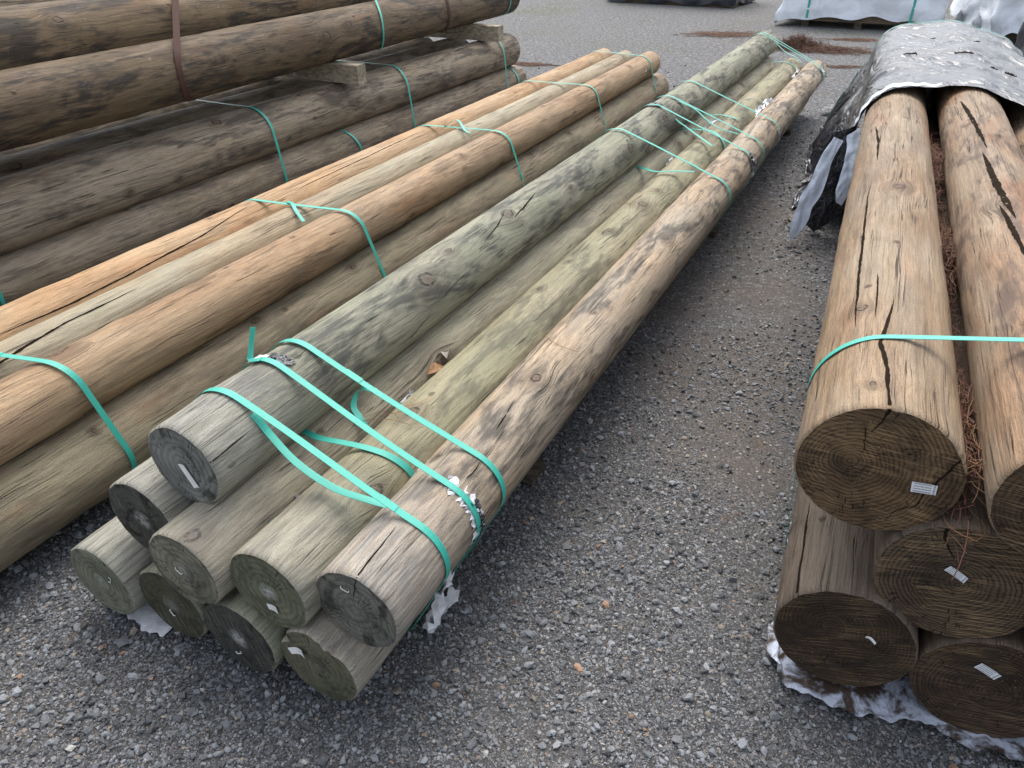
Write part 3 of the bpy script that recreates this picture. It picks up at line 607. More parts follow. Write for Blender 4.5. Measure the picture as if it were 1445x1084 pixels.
loose('C', [(-.06, 6.37, .60), (.02, 6.45, .52), (.10, 6.43, .47), (.19, 6.36, .45), (.25, 6.33, .42)], None, parent=S9, name='slack_loop')
tag(loose('C', [(-.05, 6.18, .42), (.06, 6.19, .43), (.16, 6.17, .434), (.24, 6.14, .40), (.262, 6.13, .35)], None), 'short green strap over the green-gold pole at the far end', 'strap', GS)
GP = 'green straps round the tan stack'
strap('P', CS['P'], -.23, .25, .289, .41, 'green strap nearest the left edge of the photo, bending brightly down the olive-brown pole', GP, seal=-.02)
strap('P', CS['P'], -.231, 1.60, .287, 1.74, 'green strap on the tan stack second from the left edge, with a flyaway tail', GP)
tag(loose('P', [(-.10, 1.655, .507), (-.05, 1.63, .512), (-.01, 1.60, .50), (.045, 1.575, .47)], None, w=.016), 'loose green strap tail resting between the two upper tan poles', 'strap', GP)
strap('P', CS['P'], -.222, 2.97, .29, 3.15, 'green strap on the tan stack halfway along, with a small raised loop', GP)
tag(loose('P', [(-.13, 3.00, .507), (-.10, 3.07, .530), (-.06, 3.06, .526), (0, 3.0, .505), (.045, 2.98, .495)], None, w=.014), 'small raised loop of green strap on the orange poles', 'strap', GP)
strap('P', CS['P'], -.219, 4.33, .292, 4.51, 'green strap on the tan stack fourth from the left edge', GP)
strap('P', CS['P'], -.153, 5.69, .291, 5.76, 'green strap close to the far ends of the tan stack', GP)
GL = 'green straps round the back-left stack'
strap('L', CS['L'], -.15, 2.845, .0, 2.855, 'green strap left of the nearer square bearer, on the big dark pole', GL)
strap('L', CS['L'], -.15, 4.29, .0, 4.275, 'green strap between the two square bearers on the big dark pole', GL)
strap('L', CS['L'], -.12, 5.81, .0, 5.785, 'green strap under the farther square bearer on the big dark pole', GL)
strap('L', CS['L'], -.12, 1.06, .0, 1.07, 'green strap cut off by the left edge, on the dark foot pole', GL)
def arc(k, a0, a1, t0, t1, off=.003, n=14):
    s, z, r = GEO[k]; A = np.linspace(RAD(a0), RAD(a1), n); return [(s+(r+off)*math.sin(a), t0+(t1-t0)*i/(n-1), z+(r+off)*math.cos(a)) for i, a in enumerate(A)]
tag(loose('L', arc('L2', 8, 130, 3.55, 3.64), None), 'short green strap on the foot pole, emerging left of the middle strap', 'strap', GL)
tag(loose('L', arc('L2', 5, 130, 6.03, 6.0), None), 'short green strap on the foot pole near its far end', 'strap', GL)
GU = 'bands round the upper back-left pack'
strap('U', CS['U'], -.18, 2.32, .05, 2.05, 'dark red-brown steel band round the upper back-left pack, nearest the left edge', GU, w=.034, mat=M_strap_b, off=.005)
strap('U', CS['U'], -.18, 4.05, .05, 3.85, 'green strap slanting down the upper back-left pack', GU)
strap('U', CS['U'], -.18, 4.95, .06, 4.77, 'thin red-brown steel band toward the far end of the upper back-left pack', GU, w=.024, mat=M_strap_b)
strap('U', CS['U'], -.18, 5.95, .06, 5.88, 'green strap at the far end of the upper back-left pack', GU)
GR = 'green straps round the right-hand stack'
strap('R', CS['R'], -.19, .37, .167, .41, 'bright green strap over the two thick tan logs in the foreground', GR, seal=None)

# ------------------------------------------------------------------ bearers
def block(name, pile, s0, s1, t0, t1, z0, z1, mat, label, cat='timber bearer', group=None):
    nx, o = 12, None
    V = []; F = []
    ss = np.linspace(s0, s1, nx); b = .003
    prof = [(t0+b, z0), (t1-b, z0), (t1, z0+b), (t1, z1-b), (t1-b, z1), (t0+b, z1), (t0, z1-b), (t0, z0+b)]
    for i, a in enumerate(ss):
        for j, (t, z) in enumerate(prof): V.append(W(pile, a, t+.001*math.sin(a*30+j), z+.001*math.cos(a*23+j)))
    k = len(prof)
    for i in range(nx-1):
        for j in range(k): F.append((i*k+j, i*k+(j+1) % k, (i+1)*k+(j+1) % k, (i+1)*k+j))
    F += [tuple(range(k))[::-1], tuple((nx-1)*k+j for j in range(k))]
    ob = obj_np(name, V, F, mat, None, False); return tag(ob, label, cat, group)
def sawn_mat(name, c):
    N = NT(name); ob = N.n('ShaderNodeTexCoord').outputs['Object']
    mp = N.n('ShaderNodeMapping'); N.l(ob, mp.inputs[0]); mp.inputs['Rotation'].default_value = (0, 0, .47); mp.inputs['Scale'].default_value = (5, 50, 70)
    n = N.noise(mp.outputs[0], 1, 5, .65); n2 = N.noise(ob, 9, 4)
    col = N.mix(N.ss(n, .35, .7), c, tuple(x*.4 for x in c)); col = N.mix(N.math('MULTIPLY', N.ss(n2, .5, .7), .5), col, tuple(x*.35 for x in c))
    N.bump(n, .002); return N.fin(col, .85, .2)
M_bear = sawn_mat('sawn_bearer', (.44, .38, .28))
GB = 'square bearers under the upper back-left pack'
block('bearer', 'L', -1.0, .045, 3.61, 3.70, .565, .682, M_bear, 'square timber bearer end sticking out over the dark pole, nearer of the two', group=GB)
block('bearer', 'L', -1.0, .030, 5.58, 5.67, .562, .682, M_bear, 'square timber bearer end at the far end of the dark pole', group=GB)
M_bear2 = sawn_mat('ground_bearer', (.12, .10, .075))
for i, t in enumerate((.9, 3.2, 5.6)):
    block('bearer', 'C', -.46, .36, t, t+.09, .002, .034, M_bear2, ['thin bearer on the gravel under the near third of the middle stack', 'thin bearer on the gravel under the centre of the middle stack', 'thin bearer on the gravel under the far third of the middle stack'][i], group='thin bearers under the middle stack')
for i, t in enumerate((1.2, 4.8)):
    block('bearer', 'P', -.48, .25, t, t+.09, .002, .040, M_bear2, ['thin bearer under the left part of the tan stack', 'thin bearer under the far part of the tan stack'][i], group='thin bearers under the tan stack')

# ------------------------------------------------------------------ ground
def ground_mat():
    N = NT('gravel_ground'); ob = N.n('ShaderNodeTexCoord').outputs['Object']
    X, Y, Z = N.sep(ob)
    wv = N.vmath('ADD', ob, N.vmath('SCALE', N.n('ShaderNodeTexNoise').outputs['Color'], .0))
    patch = N.noise(ob, 1.7, 4, .6); patch2 = N.noise(ob, .55, 4, .6)
    def layer(scale, seedoff):
        v = N.vor(N.vmath('ADD', ob, (seedoff, seedoff*.7, 0)), scale, 'F1', 1.0, '2D'); c = N.sep(v.outputs['Color'])
        e = N.vor(N.vmath('ADD', ob, (seedoff, seedoff*.7, 0)), scale, 'DISTANCE_TO_EDGE', 1.0, '2D').outputs['Distance']
        return c, v.outputs['Distance'], e
    base = N.mix(N.ss(Y, 1.5, 5), (.030, .030, .031), (.062, .062, .062))  # darker near base colours in the shade of gaps between stones
    out = N.mix(N.ss(patch, .4, .7), base, (.095, .086, .076))
    H_ = None
    for sc, so, lo, hi, keep in ((420, 3.1, .05, .20, .2), (200, 7.7, .06, .26, .35), (100, 1.3, .07, .28, .72)):
        c, d, e = layer(sc, so)
        stone = N.mix(N.math('POWER', c[0], 1.7), (lo, lo, lo*1.03), (hi, hi, hi*1.02))
        stone = N.mix(N.math('MULTIPLY', N.ss(c[1], .93, .97), .5), stone, (.33, .24, .17))
        m = N.math('MULTIPLY', N.ss(e, .03, .12), N.ss(c[2], keep, keep+.06))
        out = N.mix(m, out, stone)
        hh = N.math('MULTIPLY', m, N.math('MULTIPLY_ADD', c[0], .5, .5)); hh = N.math('MULTIPLY', hh, 60.0/sc)
        H_ = hh if H_ is None else N.math('MAXIMUM', H_, hh)
    dirt = N.math('MULTIPLY', N.ss(patch, .52, .68), .45)
    out = N.mix(dirt, out, (.125, .108, .09))
    ln_ = N.math('DIVIDE', N.math('SUBTRACT', N.math('SUBTRACT', X, .55), N.math('MULTIPLY', N.math('SUBTRACT', Y, 1.5), .28)), .5)
    lane = N.math('MULTIPLY', N.math('MULTIPLY', N.ss(N.math('ABSOLUTE', ln_), 1.3, .1), N.ss(Y, 1.3, 2.4)), N.ss(patch, .30, .62))
    out = N.mix(N.math('MULTIPLY', lane, .55), out, (.115, .092, .072))
    # tiny pale flecks and a mossy far yard
    fl = N.vor(ob, 34, 'F1', 1.0, '2D'); fc = N.sep(fl.outputs['Color'])
    out = N.mix(N.math('MULTIPLY', N.math('MULTIPLY', N.ss(fl.outputs['Distance'], .17, .12), N.ss(fc[0], .86, .9)), .75), out, (.42, .41, .38))
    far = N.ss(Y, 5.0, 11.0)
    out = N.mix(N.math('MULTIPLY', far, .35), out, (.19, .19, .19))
    moss = N.math('MULTIPLY', N.math('MULTIPLY', N.ss(patch2, .48, .68), N.ss(Y, 8.5, 13)), .6)
    out = N.mix(moss, out, (.10, .115, .055))
    fs = N.math('ADD', N.math('MULTIPLY', N.noise(ob, 24, 5, .8), .7), N.math('MULTIPLY', N.noise(ob, 90, 2, .6), .3)); out = N.mix(N.math('MULTIPLY', N.ss(fs, .53, .60), N.ss(Y, 2, 5)), out, (.34, .335, .33)); out = N.mix(N.math('MULTIPLY', N.ss(fs, .48, .40), N.ss(Y, 2, 5)), out, (.06, .06, .062))
    N.bump(N.math('ADD', H_, N.math('MULTIPLY', N.noise(ob, 900, 2), .08)), .008, 1.0)
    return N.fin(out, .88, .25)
MG = ground_mat()
xs = np.concatenate([[-300, -60, -15], np.linspace(-6, 6, 120), [15, 60, 300]]); ys = np.concatenate([[-200, -30, -4], np.linspace(0, 9, 100), np.linspace(9.5, 22, 30), [40, 100, 400]])
GX, GY = np.meshgrid(xs, ys, indexing='ij')
def gz(x, y):
    return .006*fbm(np.stack([x*1.3, y*1.3, x*0], -1), 3) - .004
GZ = np.where((np.abs(GX) <= 6.1) & (GY >= 0) & (GY < 22), gz(GX, GY), -.004)
n1, n2 = GX.shape; idx = np.arange(n1*n2).reshape(n1, n2)
Fg = np.stack([idx[:-1, :-1], idx[1:, :-1], idx[1:, 1:], idx[:-1, 1:]], -1).reshape(-1, 4)
g = obj_np('ground', np.stack([GX, GY, GZ], -1).reshape(-1, 3), Fg, MG, None, True); tag(g, 'grey crushed-rock yard surface', 'ground', kind='structure')

# loose stones
def stone_mat():
    N = NT('crushed_rock'); a = N.n('ShaderNodeAttribute', attribute_name='Col').outputs['Color']; ob = N.n('ShaderNodeTexCoord').outputs['Object']
    n = N.noise(ob, 260, 3); n2 = N.noise(ob, 60, 3)
    c = N.mix(N.ss(n, .35, .7, 0, .5), a, (.20, .20, .20), 'MIX'); c = N.mix(N.math('MULTIPLY', N.ss(n2, .5, .7), .25), c, (.06, .052, .045))
    N.bump(n, .0015); return N.fin(c, .82, .3)
MS = stone_mat()
t_ = (1+5**.5)/2
ICO = np.array([(-1, t_, 0), (1, t_, 0), (-1, -t_, 0), (1, -t_, 0), (0, -1, t_), (0, 1, t_), (0, -1, -t_), (0, 1, -t_), (t_, 0, -1), (t_, 0, 1), (-t_, 0, -1), (-t_, 0, 1)], float); ICO /= np.linalg.norm(ICO[0])
ICF = np.array([(0, 11, 5), (0, 5, 1), (0, 1, 7), (0, 7, 10), (0, 10, 11), (1, 5, 9), (5, 11, 4), (11, 10, 2), (10, 7, 6), (7, 1, 8), (3, 9, 4), (3, 4, 2), (3, 2, 6), (3, 6, 8), (3, 8, 9), (4, 9, 5), (2, 4, 11), (6, 2, 10), (8, 6, 7), (9, 8, 1)])
def in_foot(x, y):
    """true where stones would only lie hidden deep under a pile"""
    hid = np.zeros(len(x), bool)
    for p, (a, b) in {'C': (-.42, .30), 'P': (-.45, .12), 'L': (-1, .08), 'R': (-.08, .62)}.items():
        o, cr, ax = frame(p); s = (x-o[0])*cr[0]+(y-o[1])*cr[1]; t = (x-o[0])*ax[0]+(y-o[1])*ax[1]
        hid |= (s > a) & (s < b) & (t > .08) & (t < 6.2)
    return hid
def stones(x, y, r):
    n = len(x); B = ICO[None]*(1+.34*rng.normal(size=(n, 12, 1)).clip(-1.3, 1.3)); B = B*r[:, None, None]*np.stack([rng.uniform(.8, 1.45, n), rng.uniform(.7, 1.1, n), rng.uniform(.45, .85, n)], -1)[:, None]
    a = rng.uniform(0, 2*pi, n); ti = rng.normal(0, .35, n); c, s = np.cos(a), np.sin(a); ct, st = np.cos(ti), np.sin(ti)
    Xr = B[..., 0]*ct[:, None]-B[..., 2]*st[:, None]; Zr = B[..., 0]*st[:, None]+B[..., 2]*ct[:, None]; B[..., 0], B[..., 2] = Xr, Zr
    Q = np.empty_like(B); Q[..., 0] = B[..., 0]*c[:, None]-B[..., 1]*s[:, None]+x[:, None]; Q[..., 1] = B[..., 0]*s[:, None]+B[..., 1]*c[:, None]+y[:, None]
    Q[..., 2] = B[..., 2]+(gz(x, y)+r*rng.uniform(.2, .62, n))[:, None]
    F = (ICF[None]+(np.arange(n)*12)[:, None, None]).reshape(-1, 3)
    v = rng.random(n)**1.5; base = (.055+.25*v)[:, None]*np.array([.95, 1.0, 1.07]); k = rng.random(n)
    base[k > .955] = np.array([.30, .25, .19])*rng.uniform(.7, 1.2, ((k > .955).sum(), 1)); base[k > .985] = np.array([.38, .22, .13])*rng.uniform(.5, 1.1, ((k > .985).sum(), 1)); base[k > .993] = (.42, .41, .38)
    return Q.reshape(-1, 3), F, np.repeat(base, 12, 0)
AV = []; AF = []; AC = []; nb = 0
for (dens, rlo, rhi, ymax, fall) in ((9000, .0016, .0036, 2.8, 1.0), (4600, .0030, .0058, 4.4, 1.5), (1300, .0056, .0096, 7, 2.6), (110, .0088, .0125, 9, 4), (2, .012, .016, 9, 6)):
    area = 7.0*(ymax-.6); n = int(dens*area)
    x = rng.uniform(-3.2, 3.8, n); y = rng.uniform(.6, ymax, n)
    keep = (rng.random(n) < np.exp(-np.clip(y-1.2, 0, 9)/fall)) & ~in_foot(x, y) & (np.abs(x) < .35+ .78*(y+.75))
    cl = fbm(np.stack([x*1.6, y*1.6, x*0+5], -1), 3)
    lane = np.exp(-((x-.55-.28*(y-1.5))/.33)**2)*np.clip((y-1.3)/1.2, 0, 1)
    keep &= rng.random(n) < np.clip(.72+.8*cl-.55*lane, .06, 1)
    x, y = x[keep], y[keep]; r = rlo+(rhi-rlo)*rng.random(len(x))**1.8
    v, f, c = stones(x, y, r); AV.append(v); AF.append(f+nb); AC.append(c); nb += len(v)
st = obj_np('gravel', np.concatenate(AV), np.concatenate(AF), MS, None, False, cols=np.concatenate(AC))
tag(st, 'loose grey crushed stones scattered over the yard', 'gravel', kind='stuff')
print('stones', nb//12)

# ------------------------------------------------------------------ pine needles
def needle_mat(name, c):
    N = NT(name); a = N.n('ShaderNodeAttribute', attribute_name='Col').outputs['Color']; return N.fin(a, .7, .25)
M_need = needle_mat('dry_pine_needles', None)
def needles(gen, n, lo=.05, hi=.14, wd=.0012, label='', group=None, dirfn=None, flat=.15, bend=.25, seed=1, colr=(.24, .12, .075)):
    r = np.random.default_rng(seed); V = []; F = []; Cc = []; b = 0
    for i in range(n):
        p = np.array(gen(r), float); a = dirfn(r) if dirfn else r.uniform(0, 2*pi); L = r.uniform(lo, hi); el_ = r.normal(0, flat)
        d = np.array([math.cos(a)*math.cos(el_), math.sin(a)*math.cos(el_), math.sin(el_)]); sd_ = np.array([-math.sin(a), math.cos(a), 0.]); up_ = np.cross(d, sd_)
        bd = r.normal(0, bend); K = 4
        for k in range(K+1):
            q = k/K-.5; c = p+d*L*q+sd_*bd*L*(q*q*2)-up_*0
            c[2] = max(c[2], p[2]-.02 if False else .0045)
            ww = wd*(1-.5*abs(q)*1.2)
            V += [c+sd_*ww, c-sd_*ww, c+np.array([0, 0, 1.])*ww*1.3]
            if k:
                o = b+3*k
                for j in range(3): F.append((o-3+j, o-3+(j+1) % 3, o+(j+1) % 3, o+j))
        cc = np.array(colr)*r.uniform(.45, 1.25)*np.array([1, r.uniform(.85, 1.3), r.uniform(.8, 1.4)]); Cc += [cc]*(3*(K+1)); b += 3*(K+1)
    ob = obj_np('pine_needles', np.array(V), np.array(F), M_need, None, True, cols=np.array(Cc)); tag(ob, label, 'pine needles', group, 'stuff'); return ob
hR, hC = PILES['R'][2], PILES['C'][2]
axR = pi/2-hR; axC = pi/2-hC
def gR(r):
    t = r.uniform(.13, 3.1); z = .50+.13*r.random()**.6+.04*math.sin(t*6); s = .098+(r.random()-.5)*.05; return W('R', s, t, z)
needles(gR, 2600, .05, .12, .0013, 'thick bed of red-brown pine needles filling the gap between the two upper thick logs', dirfn=lambda r: axR+r.normal(0, .45), flat=.35, seed=2, colr=(.21, .10, .065))
def gR2(r):
    return W('R', .10+r.normal(0, .02), r.uniform(.02, .2), .50+.09*r.random())
needles(gR2, 22, .06, .13, .0013, 'few pine needles dangling over the saw-scored middle log end', dirfn=lambda r: axR+pi+r.normal(0, .6), flat=.8, seed=3)
def gV(s, z):
    def f(r):
        t = r.choice([r.uniform(.1, 6.2), r.normal(.9, .1), r.normal(1.45, .2), r.normal(3.6, .3)]); return W('C', s+r.normal(0, .008), abs(t)+.05, z+r.uniform(0, .012))
    return f
needles(gV(.056, .335), 420, .05, .12, .0012, 'line of pine needles in the trough left of the green-gold pole', dirfn=lambda r: axC+r.normal(0, .22), flat=.08, seed=4, colr=(.36, .15, .06))
needles(gV(.266, .345), 330, .05, .12, .0012, 'line of pine needles in the trough right of the green-gold pole', dirfn=lambda r: axC+r.normal(0, .2), flat=.08, seed=5, colr=(.36, .15, .06))
def onM(r):
    return W('C', r.choice([.15, .02, .12, .36])+r.normal(0, .01), r.choice([.5, 1.1, 2.3, .62, 2.6])+r.normal(0, .05), .437)
needles(onM, 9, .08, .16, .0010, 'single orange pine needles fallen across the pole tops of the middle stack', flat=.03, bend=.5, seed=6, colr=(.42, .2, .08))
def gpatch(x, y, sx, sy, h=.01, rot=0):
    def f(r):
        a, b = r.normal(0, sx), r.normal(0, sy); c, s_ = math.cos(rot), math.sin(rot); e = math.exp(-(a*a/sx/sx+b*b/sy/sy)/1.4)
        return (x+a*c-b*s_, y+a*s_+b*c, .006+h*e*r.random())
    return f
needles(gpatch(3.0, 11.27, .26, .12), 420, .08, .18, .003, 'flat patch of red pine needles on the yard behind the middle stack', flat=.06, seed=7, colr=(.17, .085, .055))
needles(gpatch(3.62, 10.12, .16, .13, .14), 1100, .10, .22, .003, 'raised heap of red-brown pine needles near the white-wrapped pack', flat=.55, seed=8, colr=(.14, .068, .045))
needles(gpatch(3.92, 9.9, .24, .12, .05, -.3), 620, .08, .18, .003, 'spread of red-brown pine needles trailing right from the heap', flat=.12, seed=9, colr=(.14, .068, .045))
needles(gpatch(3.75, 8.8, .14, .03, .01, -.1), 70, .08, .16, .003, 'thin line of pine needles on the yard between the middle stack and the plastic cover', flat=.05, dirfn=lambda r: r.normal(-.1, .3), seed=10, colr=(.17, .085, .055))
needles(gpatch(4.55, 10.7, .15, .06, .01, -.2), 120, .08, .16, .003, 'thin streak of pine needles beside the foot of the white-wrapped pack', flat=.05, dirfn=lambda r: r.normal(-.2, .3), seed=11, colr=(.17, .085, .055))
needles(gpatch(.2, 9.1, .14, .05, .01, -.35), 110, .08, .16, .003, 'thin streak of pine needles by the far end of the dark poles', flat=.05, dirfn=lambda r: r.normal(-.3, .3), seed=12, colr=(.17, .085, .055))
def spr(r): return (r.uniform(-1.2, 1.3), r.uniform(1.0, 3.0), .013)
needles(spr, 26, .04, .09, .0011, 'odd single pine needles scattered on the foreground gravel', flat=.05, seed=13, colr=(.30, .11, .06))

# ------------------------------------------------------------------ leaf, stones and plastic scraps in the troughs
M_leaf = plain('dry_leaf', (.34, .19, .09), .6, .3, .35, 90)
def leaf(x, L, wd, rz, tilt, label, col=None):
    V = []; F = []; n = 9
    for i in range(n):
        q = i/(n-1); hw = wd*math.sin(pi*q)**.8*.5
        for sgn in (-1, 0, 1): V.append((L*(q-.5), sgn*hw, .010*abs(sgn)*math.sin(pi*q)+.008*math.sin(q*5)))
    for i in range(n-1):
        for j in range(2): F.append((3*i+j, 3*i+3+j, 3*i+4+j, 3*i+1+j))
    o = obj_np('dead_leaf', V, F, col or M_leaf, None, True, loc=tuple(x), rotz=rz); o.rotation_euler.x = tilt; tag(o, label, 'leaf'); return o
leaf(W('C', .052, .86, .372), .075, .034, axC-.2, .5, 'curled orange-brown dead leaf in the trough left of the green-gold pole')
leaf(W('C', .048, .935, .385), .055, .030, axC+.5, -.3, 'pale grey curled leaf just beyond the orange-brown dead leaf', plain('grey_leaf', (.42, .36, .32), .6, .3, .25, 90))
M_rock = plain('grey_rock', (.15, .15, .15), .85, .3, .35, 120, .002, 160)
def rock(p, r, label, seed):
    q = np.random.default_rng(seed); V = ICO*(1+.25*q.normal(size=(12, 1)).clip(-1, 1))*np.array([1.2, .8, .7])*r
    o = obj_np('stone', V, ICF, M_rock, None, False, loc=tuple(p), rotz=q.uniform(0, 6)); tag(o, label, 'stone')
rock(W('C', .058, .235, .352), .020, 'grey stone sitting in the trough near the slack strap loop', 3)
rock(W('C', .058, .145, .348), .019, 'grey stone in the trough closest to the near pole ends', 5)
def scrap(pile, pts, label, w=.02, n=14, seed=1, mat=None, parent=None, name='plastic_scrap', amp=.012, cat='plastic scrap', group=None):
    """ragged torn strip of film following (s,t,z) points"""
    r = np.random.default_rng(seed); pts = np.array(pts, float); q = np.linspace(0, 1, n); src = np.linspace(0, 1, len(pts))
    P = np.stack([np.interp(q, src, pts[:, i]) for i in range(3)], -1); o, cr, ax = frame(pile); V = []; F = []
    for i in range(n):
        c = o+cr*P[i, 0]+ax*P[i, 1]+np.array([0, 0, P[i, 2]])
        for j, k in enumerate((-1, -.35, .3, 1)):
            e = w*k*(.5+.9*r.random()) if abs(k) == 1 else w*k
            V.append(c+ax*e+cr*r.normal(0, amp*.3)+np.array([0, 0, r.normal(0, amp*.3)]))
    for i in range(n-1):
        for j in range(3): F.append((4*i+j, 4*i+4+j, 4*i+5+j, 4*i+1+j))
    ob = obj_np(name, V, F, mat or M_scrap, parent, False)
    if parent is None: tag(ob, label, cat, group)
    return ob
def surf(k, a0, a1, t, off=.007, n=9):
    s, z, r = GEO[k]; return [(s+(r+off)*math.sin(RAD(a)), t, z+(r+off)*math.cos(RAD(a))) for a in np.linspace(a0, a1, n)]
scrap('C', surf('M3', 12, 128, .371, .004), None, .024, 34, 3, M_scrap, S2, 'torn_padding', .006)
scrap('C', surf('M3', 55, 135, .384, .006), None, .011, 30, 4, M_black, S2, 'torn_padding', .008)
scrap('C', surf('T1', -40, -8, .392, .006), None, .014, 12, 5, M_scrap, S2, 'torn_padding', .008)
scrap('C', surf('T1', -12, 26, .404, .004), None, .012, 12, 6, M_black, S2, 'torn_padding', .004)
scrap('C', [(.40, .33, .17), (.395, .35, .13), (.37, .34, .09), (.39, .30, .06), (.37, .29, .03)], None, .02, 12, 7, M_scrap, S2, 'torn_padding', .03)
scrap('C', surf('M3', 45, 140, 3.43, .006), None, .022, 18, 8, M_scrap, S6, 'torn_padding', .012)
scrap('C', surf('M3', 40, 90, 3.42, .010), None, .022, 12, 9, M_black, S6, 'torn_padding', .016)
scrap('C', surf('T1', -45, 20, 3.42, .006), None, .020, 14, 10, M_black, S6, 'torn_padding', .010)
scrap('C', surf('M3', 60, 140, 4.19, .006), None, .018, 14, 11, M_scrap, S8, 'torn_padding', .012)
scrap('C', surf('M3', 40, 80, 6.16, .006), None, .02, 10, 12, M_scrap, S9, 'torn_padding', .01)
GSC = 'white plastic scraps caught in the middle stack'
scrap('C', [(.262, .40, .355), (.268, .44, .38), (.27, .48, .37)], 'white plastic scrap in the trough beside the strap over the green-gold pole', .014, 8, 13, group=GSC)
scrap('C', [(.055, .66, .36), (.06, .70, .385), (.062, .72, .37)], 'tiny white scrap in the trough left of the round knot', .010, 6, 14, group=GSC)
scrap('C', [(.268, 4.5, .36), (.27, 4.62, .40), (.28, 4.78, .41), (.272, 4.9, .37)], 'largest white plastic tuft, between the two right-hand poles past the central straps', .035, 14, 15, amp=.05, group=GSC)
scrap('C', [(.06, 3.95, .36), (.07, 4.02, .41), (.09, 4.08, .40)], 'white plastic tuft between the central straps left of the green-gold pole', .03, 9, 16, amp=.04, group=GSC)
scrap('C', [(.06, 3.15, .36), (.065, 3.22, .39), (.06, 3.3, .37)], 'small white plastic tuft in the trough before the central straps', .02, 8, 17, amp=.03, group=GSC)
scrap('C', [(.26, 5.9, .36), (.262, 6.05, .40), (.262, 6.2, .38)], 'white plastic tuft at the far end between the two right-hand poles', .02, 8, 18, amp=.03, group=GSC)
scrap('P', surf('P3', 68, 88, 5.60, .004), 'white scrap caught under the far strap of the tan stack', .012, 6, 19)

# ------------------------------------------------------------------ crumpled sheets on the ground
def ground_sheet(pile, outline_fn, nu, nv, mat, label, amp=.012, seed=0, name='plastic_sheet', cat='plastic sheet'):
    V = []; o, cr, ax = frame(pile)
    for i in range(nu):
        for j in range(nv):
            s, t, z = outline_fn(i/(nu-1), j/(nv-1)); V.append(o+cr*s+ax*t+np.array([0, 0, z]))
    V = np.array(V); q = V*[18, 18, 18]+seed; nz = 1-np.abs(fbm(q, 3)); V[:, 2] += amp*nz*1.0
    V[:, 2] = np.maximum(V[:, 2], .012)
    F = [(i*nv+j, (i+1)*nv+j, (i+1)*nv+j+1, i*nv+j+1) for i in range(nu-1) for j in range(nv-1)]
    ob = obj_np(name, V, F, mat, None, True); tag(ob, label, cat); return ob
def dirty_white():
    N = NT('dirty_white_film'); ob = N.n('ShaderNodeTexCoord').outputs['Object']; n = N.noise(ob, 9, 5, .7, .6); n2 = N.noise(ob, 70, 4, .7)
    c = N.mix(N.ss(n, .46, .60), (.56, .61, .72), (.07, .05, .038)); c = N.mix(N.math('MULTIPLY', N.ss(n2, .55, .7), .45), c, (.09, .07, .05))
    N.bump(N.noise(ob, 22, 4, .6, 1.2), .004); return N.fin(c, .42, .4)
M_dw = dirty_white()
def jag(a, k, s): return math.sin(a*k+s)*.5+math.sin(a*k*2.3+s*3)*.3+math.sin(a*k*5.1+s)*.2
def foR(a, b):
    s = -.150+a*.80; front = .040+.016*jag(a, 17, 1)+ (.045 if a < .04 else 0)-.012*math.sin(a*9)
    t = front+b*(.55-front); z = .004+.014*math.exp(-b*6)*(1+jag(a, 30, 2)); return s+ .02*jag(b, 7, 3)*(a < .1), t, z
ground_sheet('R', foR, 220, 24, M_dw, 'dirty torn white plastic sheet lying under the right-hand stack', .006, 3)
def foC(a, b):
    s = -.355+a*.14; t = -.045+.012*jag(a, 6, 1)+b*.25; return s, t, .004
ground_sheet('C', foC, 26, 14, M_scrap, 'crumpled white plastic scrap under the lowest left pole ends', .010, 5)
def foC2(a, b):
    s = .345+a*.035+.01*jag(b, 8, 2); t = .27+b*.15+.006*jag(a, 5, 1); return s, t, .004
ground_sheet('C', foC2, 12, 18, M_scrap, 'small torn white plastic piece on the gravel beside the bottom right pole', .009, 6)

# ------------------------------------------------------------------ black cover on the right-hand stack
def cover_mat():
    N = NT('black_cover_film'); ob = N.n('ShaderNodeTexCoord').outputs['Object']
    mp = N.n('ShaderNodeMapping'); N.l(ob, mp.inputs[0]); mp.inputs['Rotation'].default_value = (0, 0, -.35); mp.inputs['Scale'].default_value = (1.9, .8, 1.2)
    n = N.noise(mp.outputs[0], 2.6, 2, .45, 2.0); n2 = N.noise(mp.outputs[0], 8, 2, .45, 1.6); sheen_tone = N.noise(ob, 5, 4, .6)
    c = N.mix(N.math('MULTIPLY', N.ss(sheen_tone, .4, .7), .7), (.022, .022, .028), (.065, .066, .078))  # grey-blue patches paint part of the film's silver sheen into its base
    N.bump(N.math('ADD', N.math('ABSOLUTE', N.math('SUBTRACT', n, .5)), N.math('MULTIPLY', N.math('ABSOLUTE', N.math('SUBTRACT', n2, .5)), .22)), .06, .9)
    bf = N.n('ShaderNodeNewGeometry').outputs['Backfacing']
    N.put(N.b.inputs['IOR'], 1.6)
    return N.fin(N.mix(bf, c, (.62, .68, .80)), .30, .7)
M_cover = cover_mat()
oR, crR, aR = frame('R')
top = hull_path(['R1', 'R2', 'R3'], .010, .01)
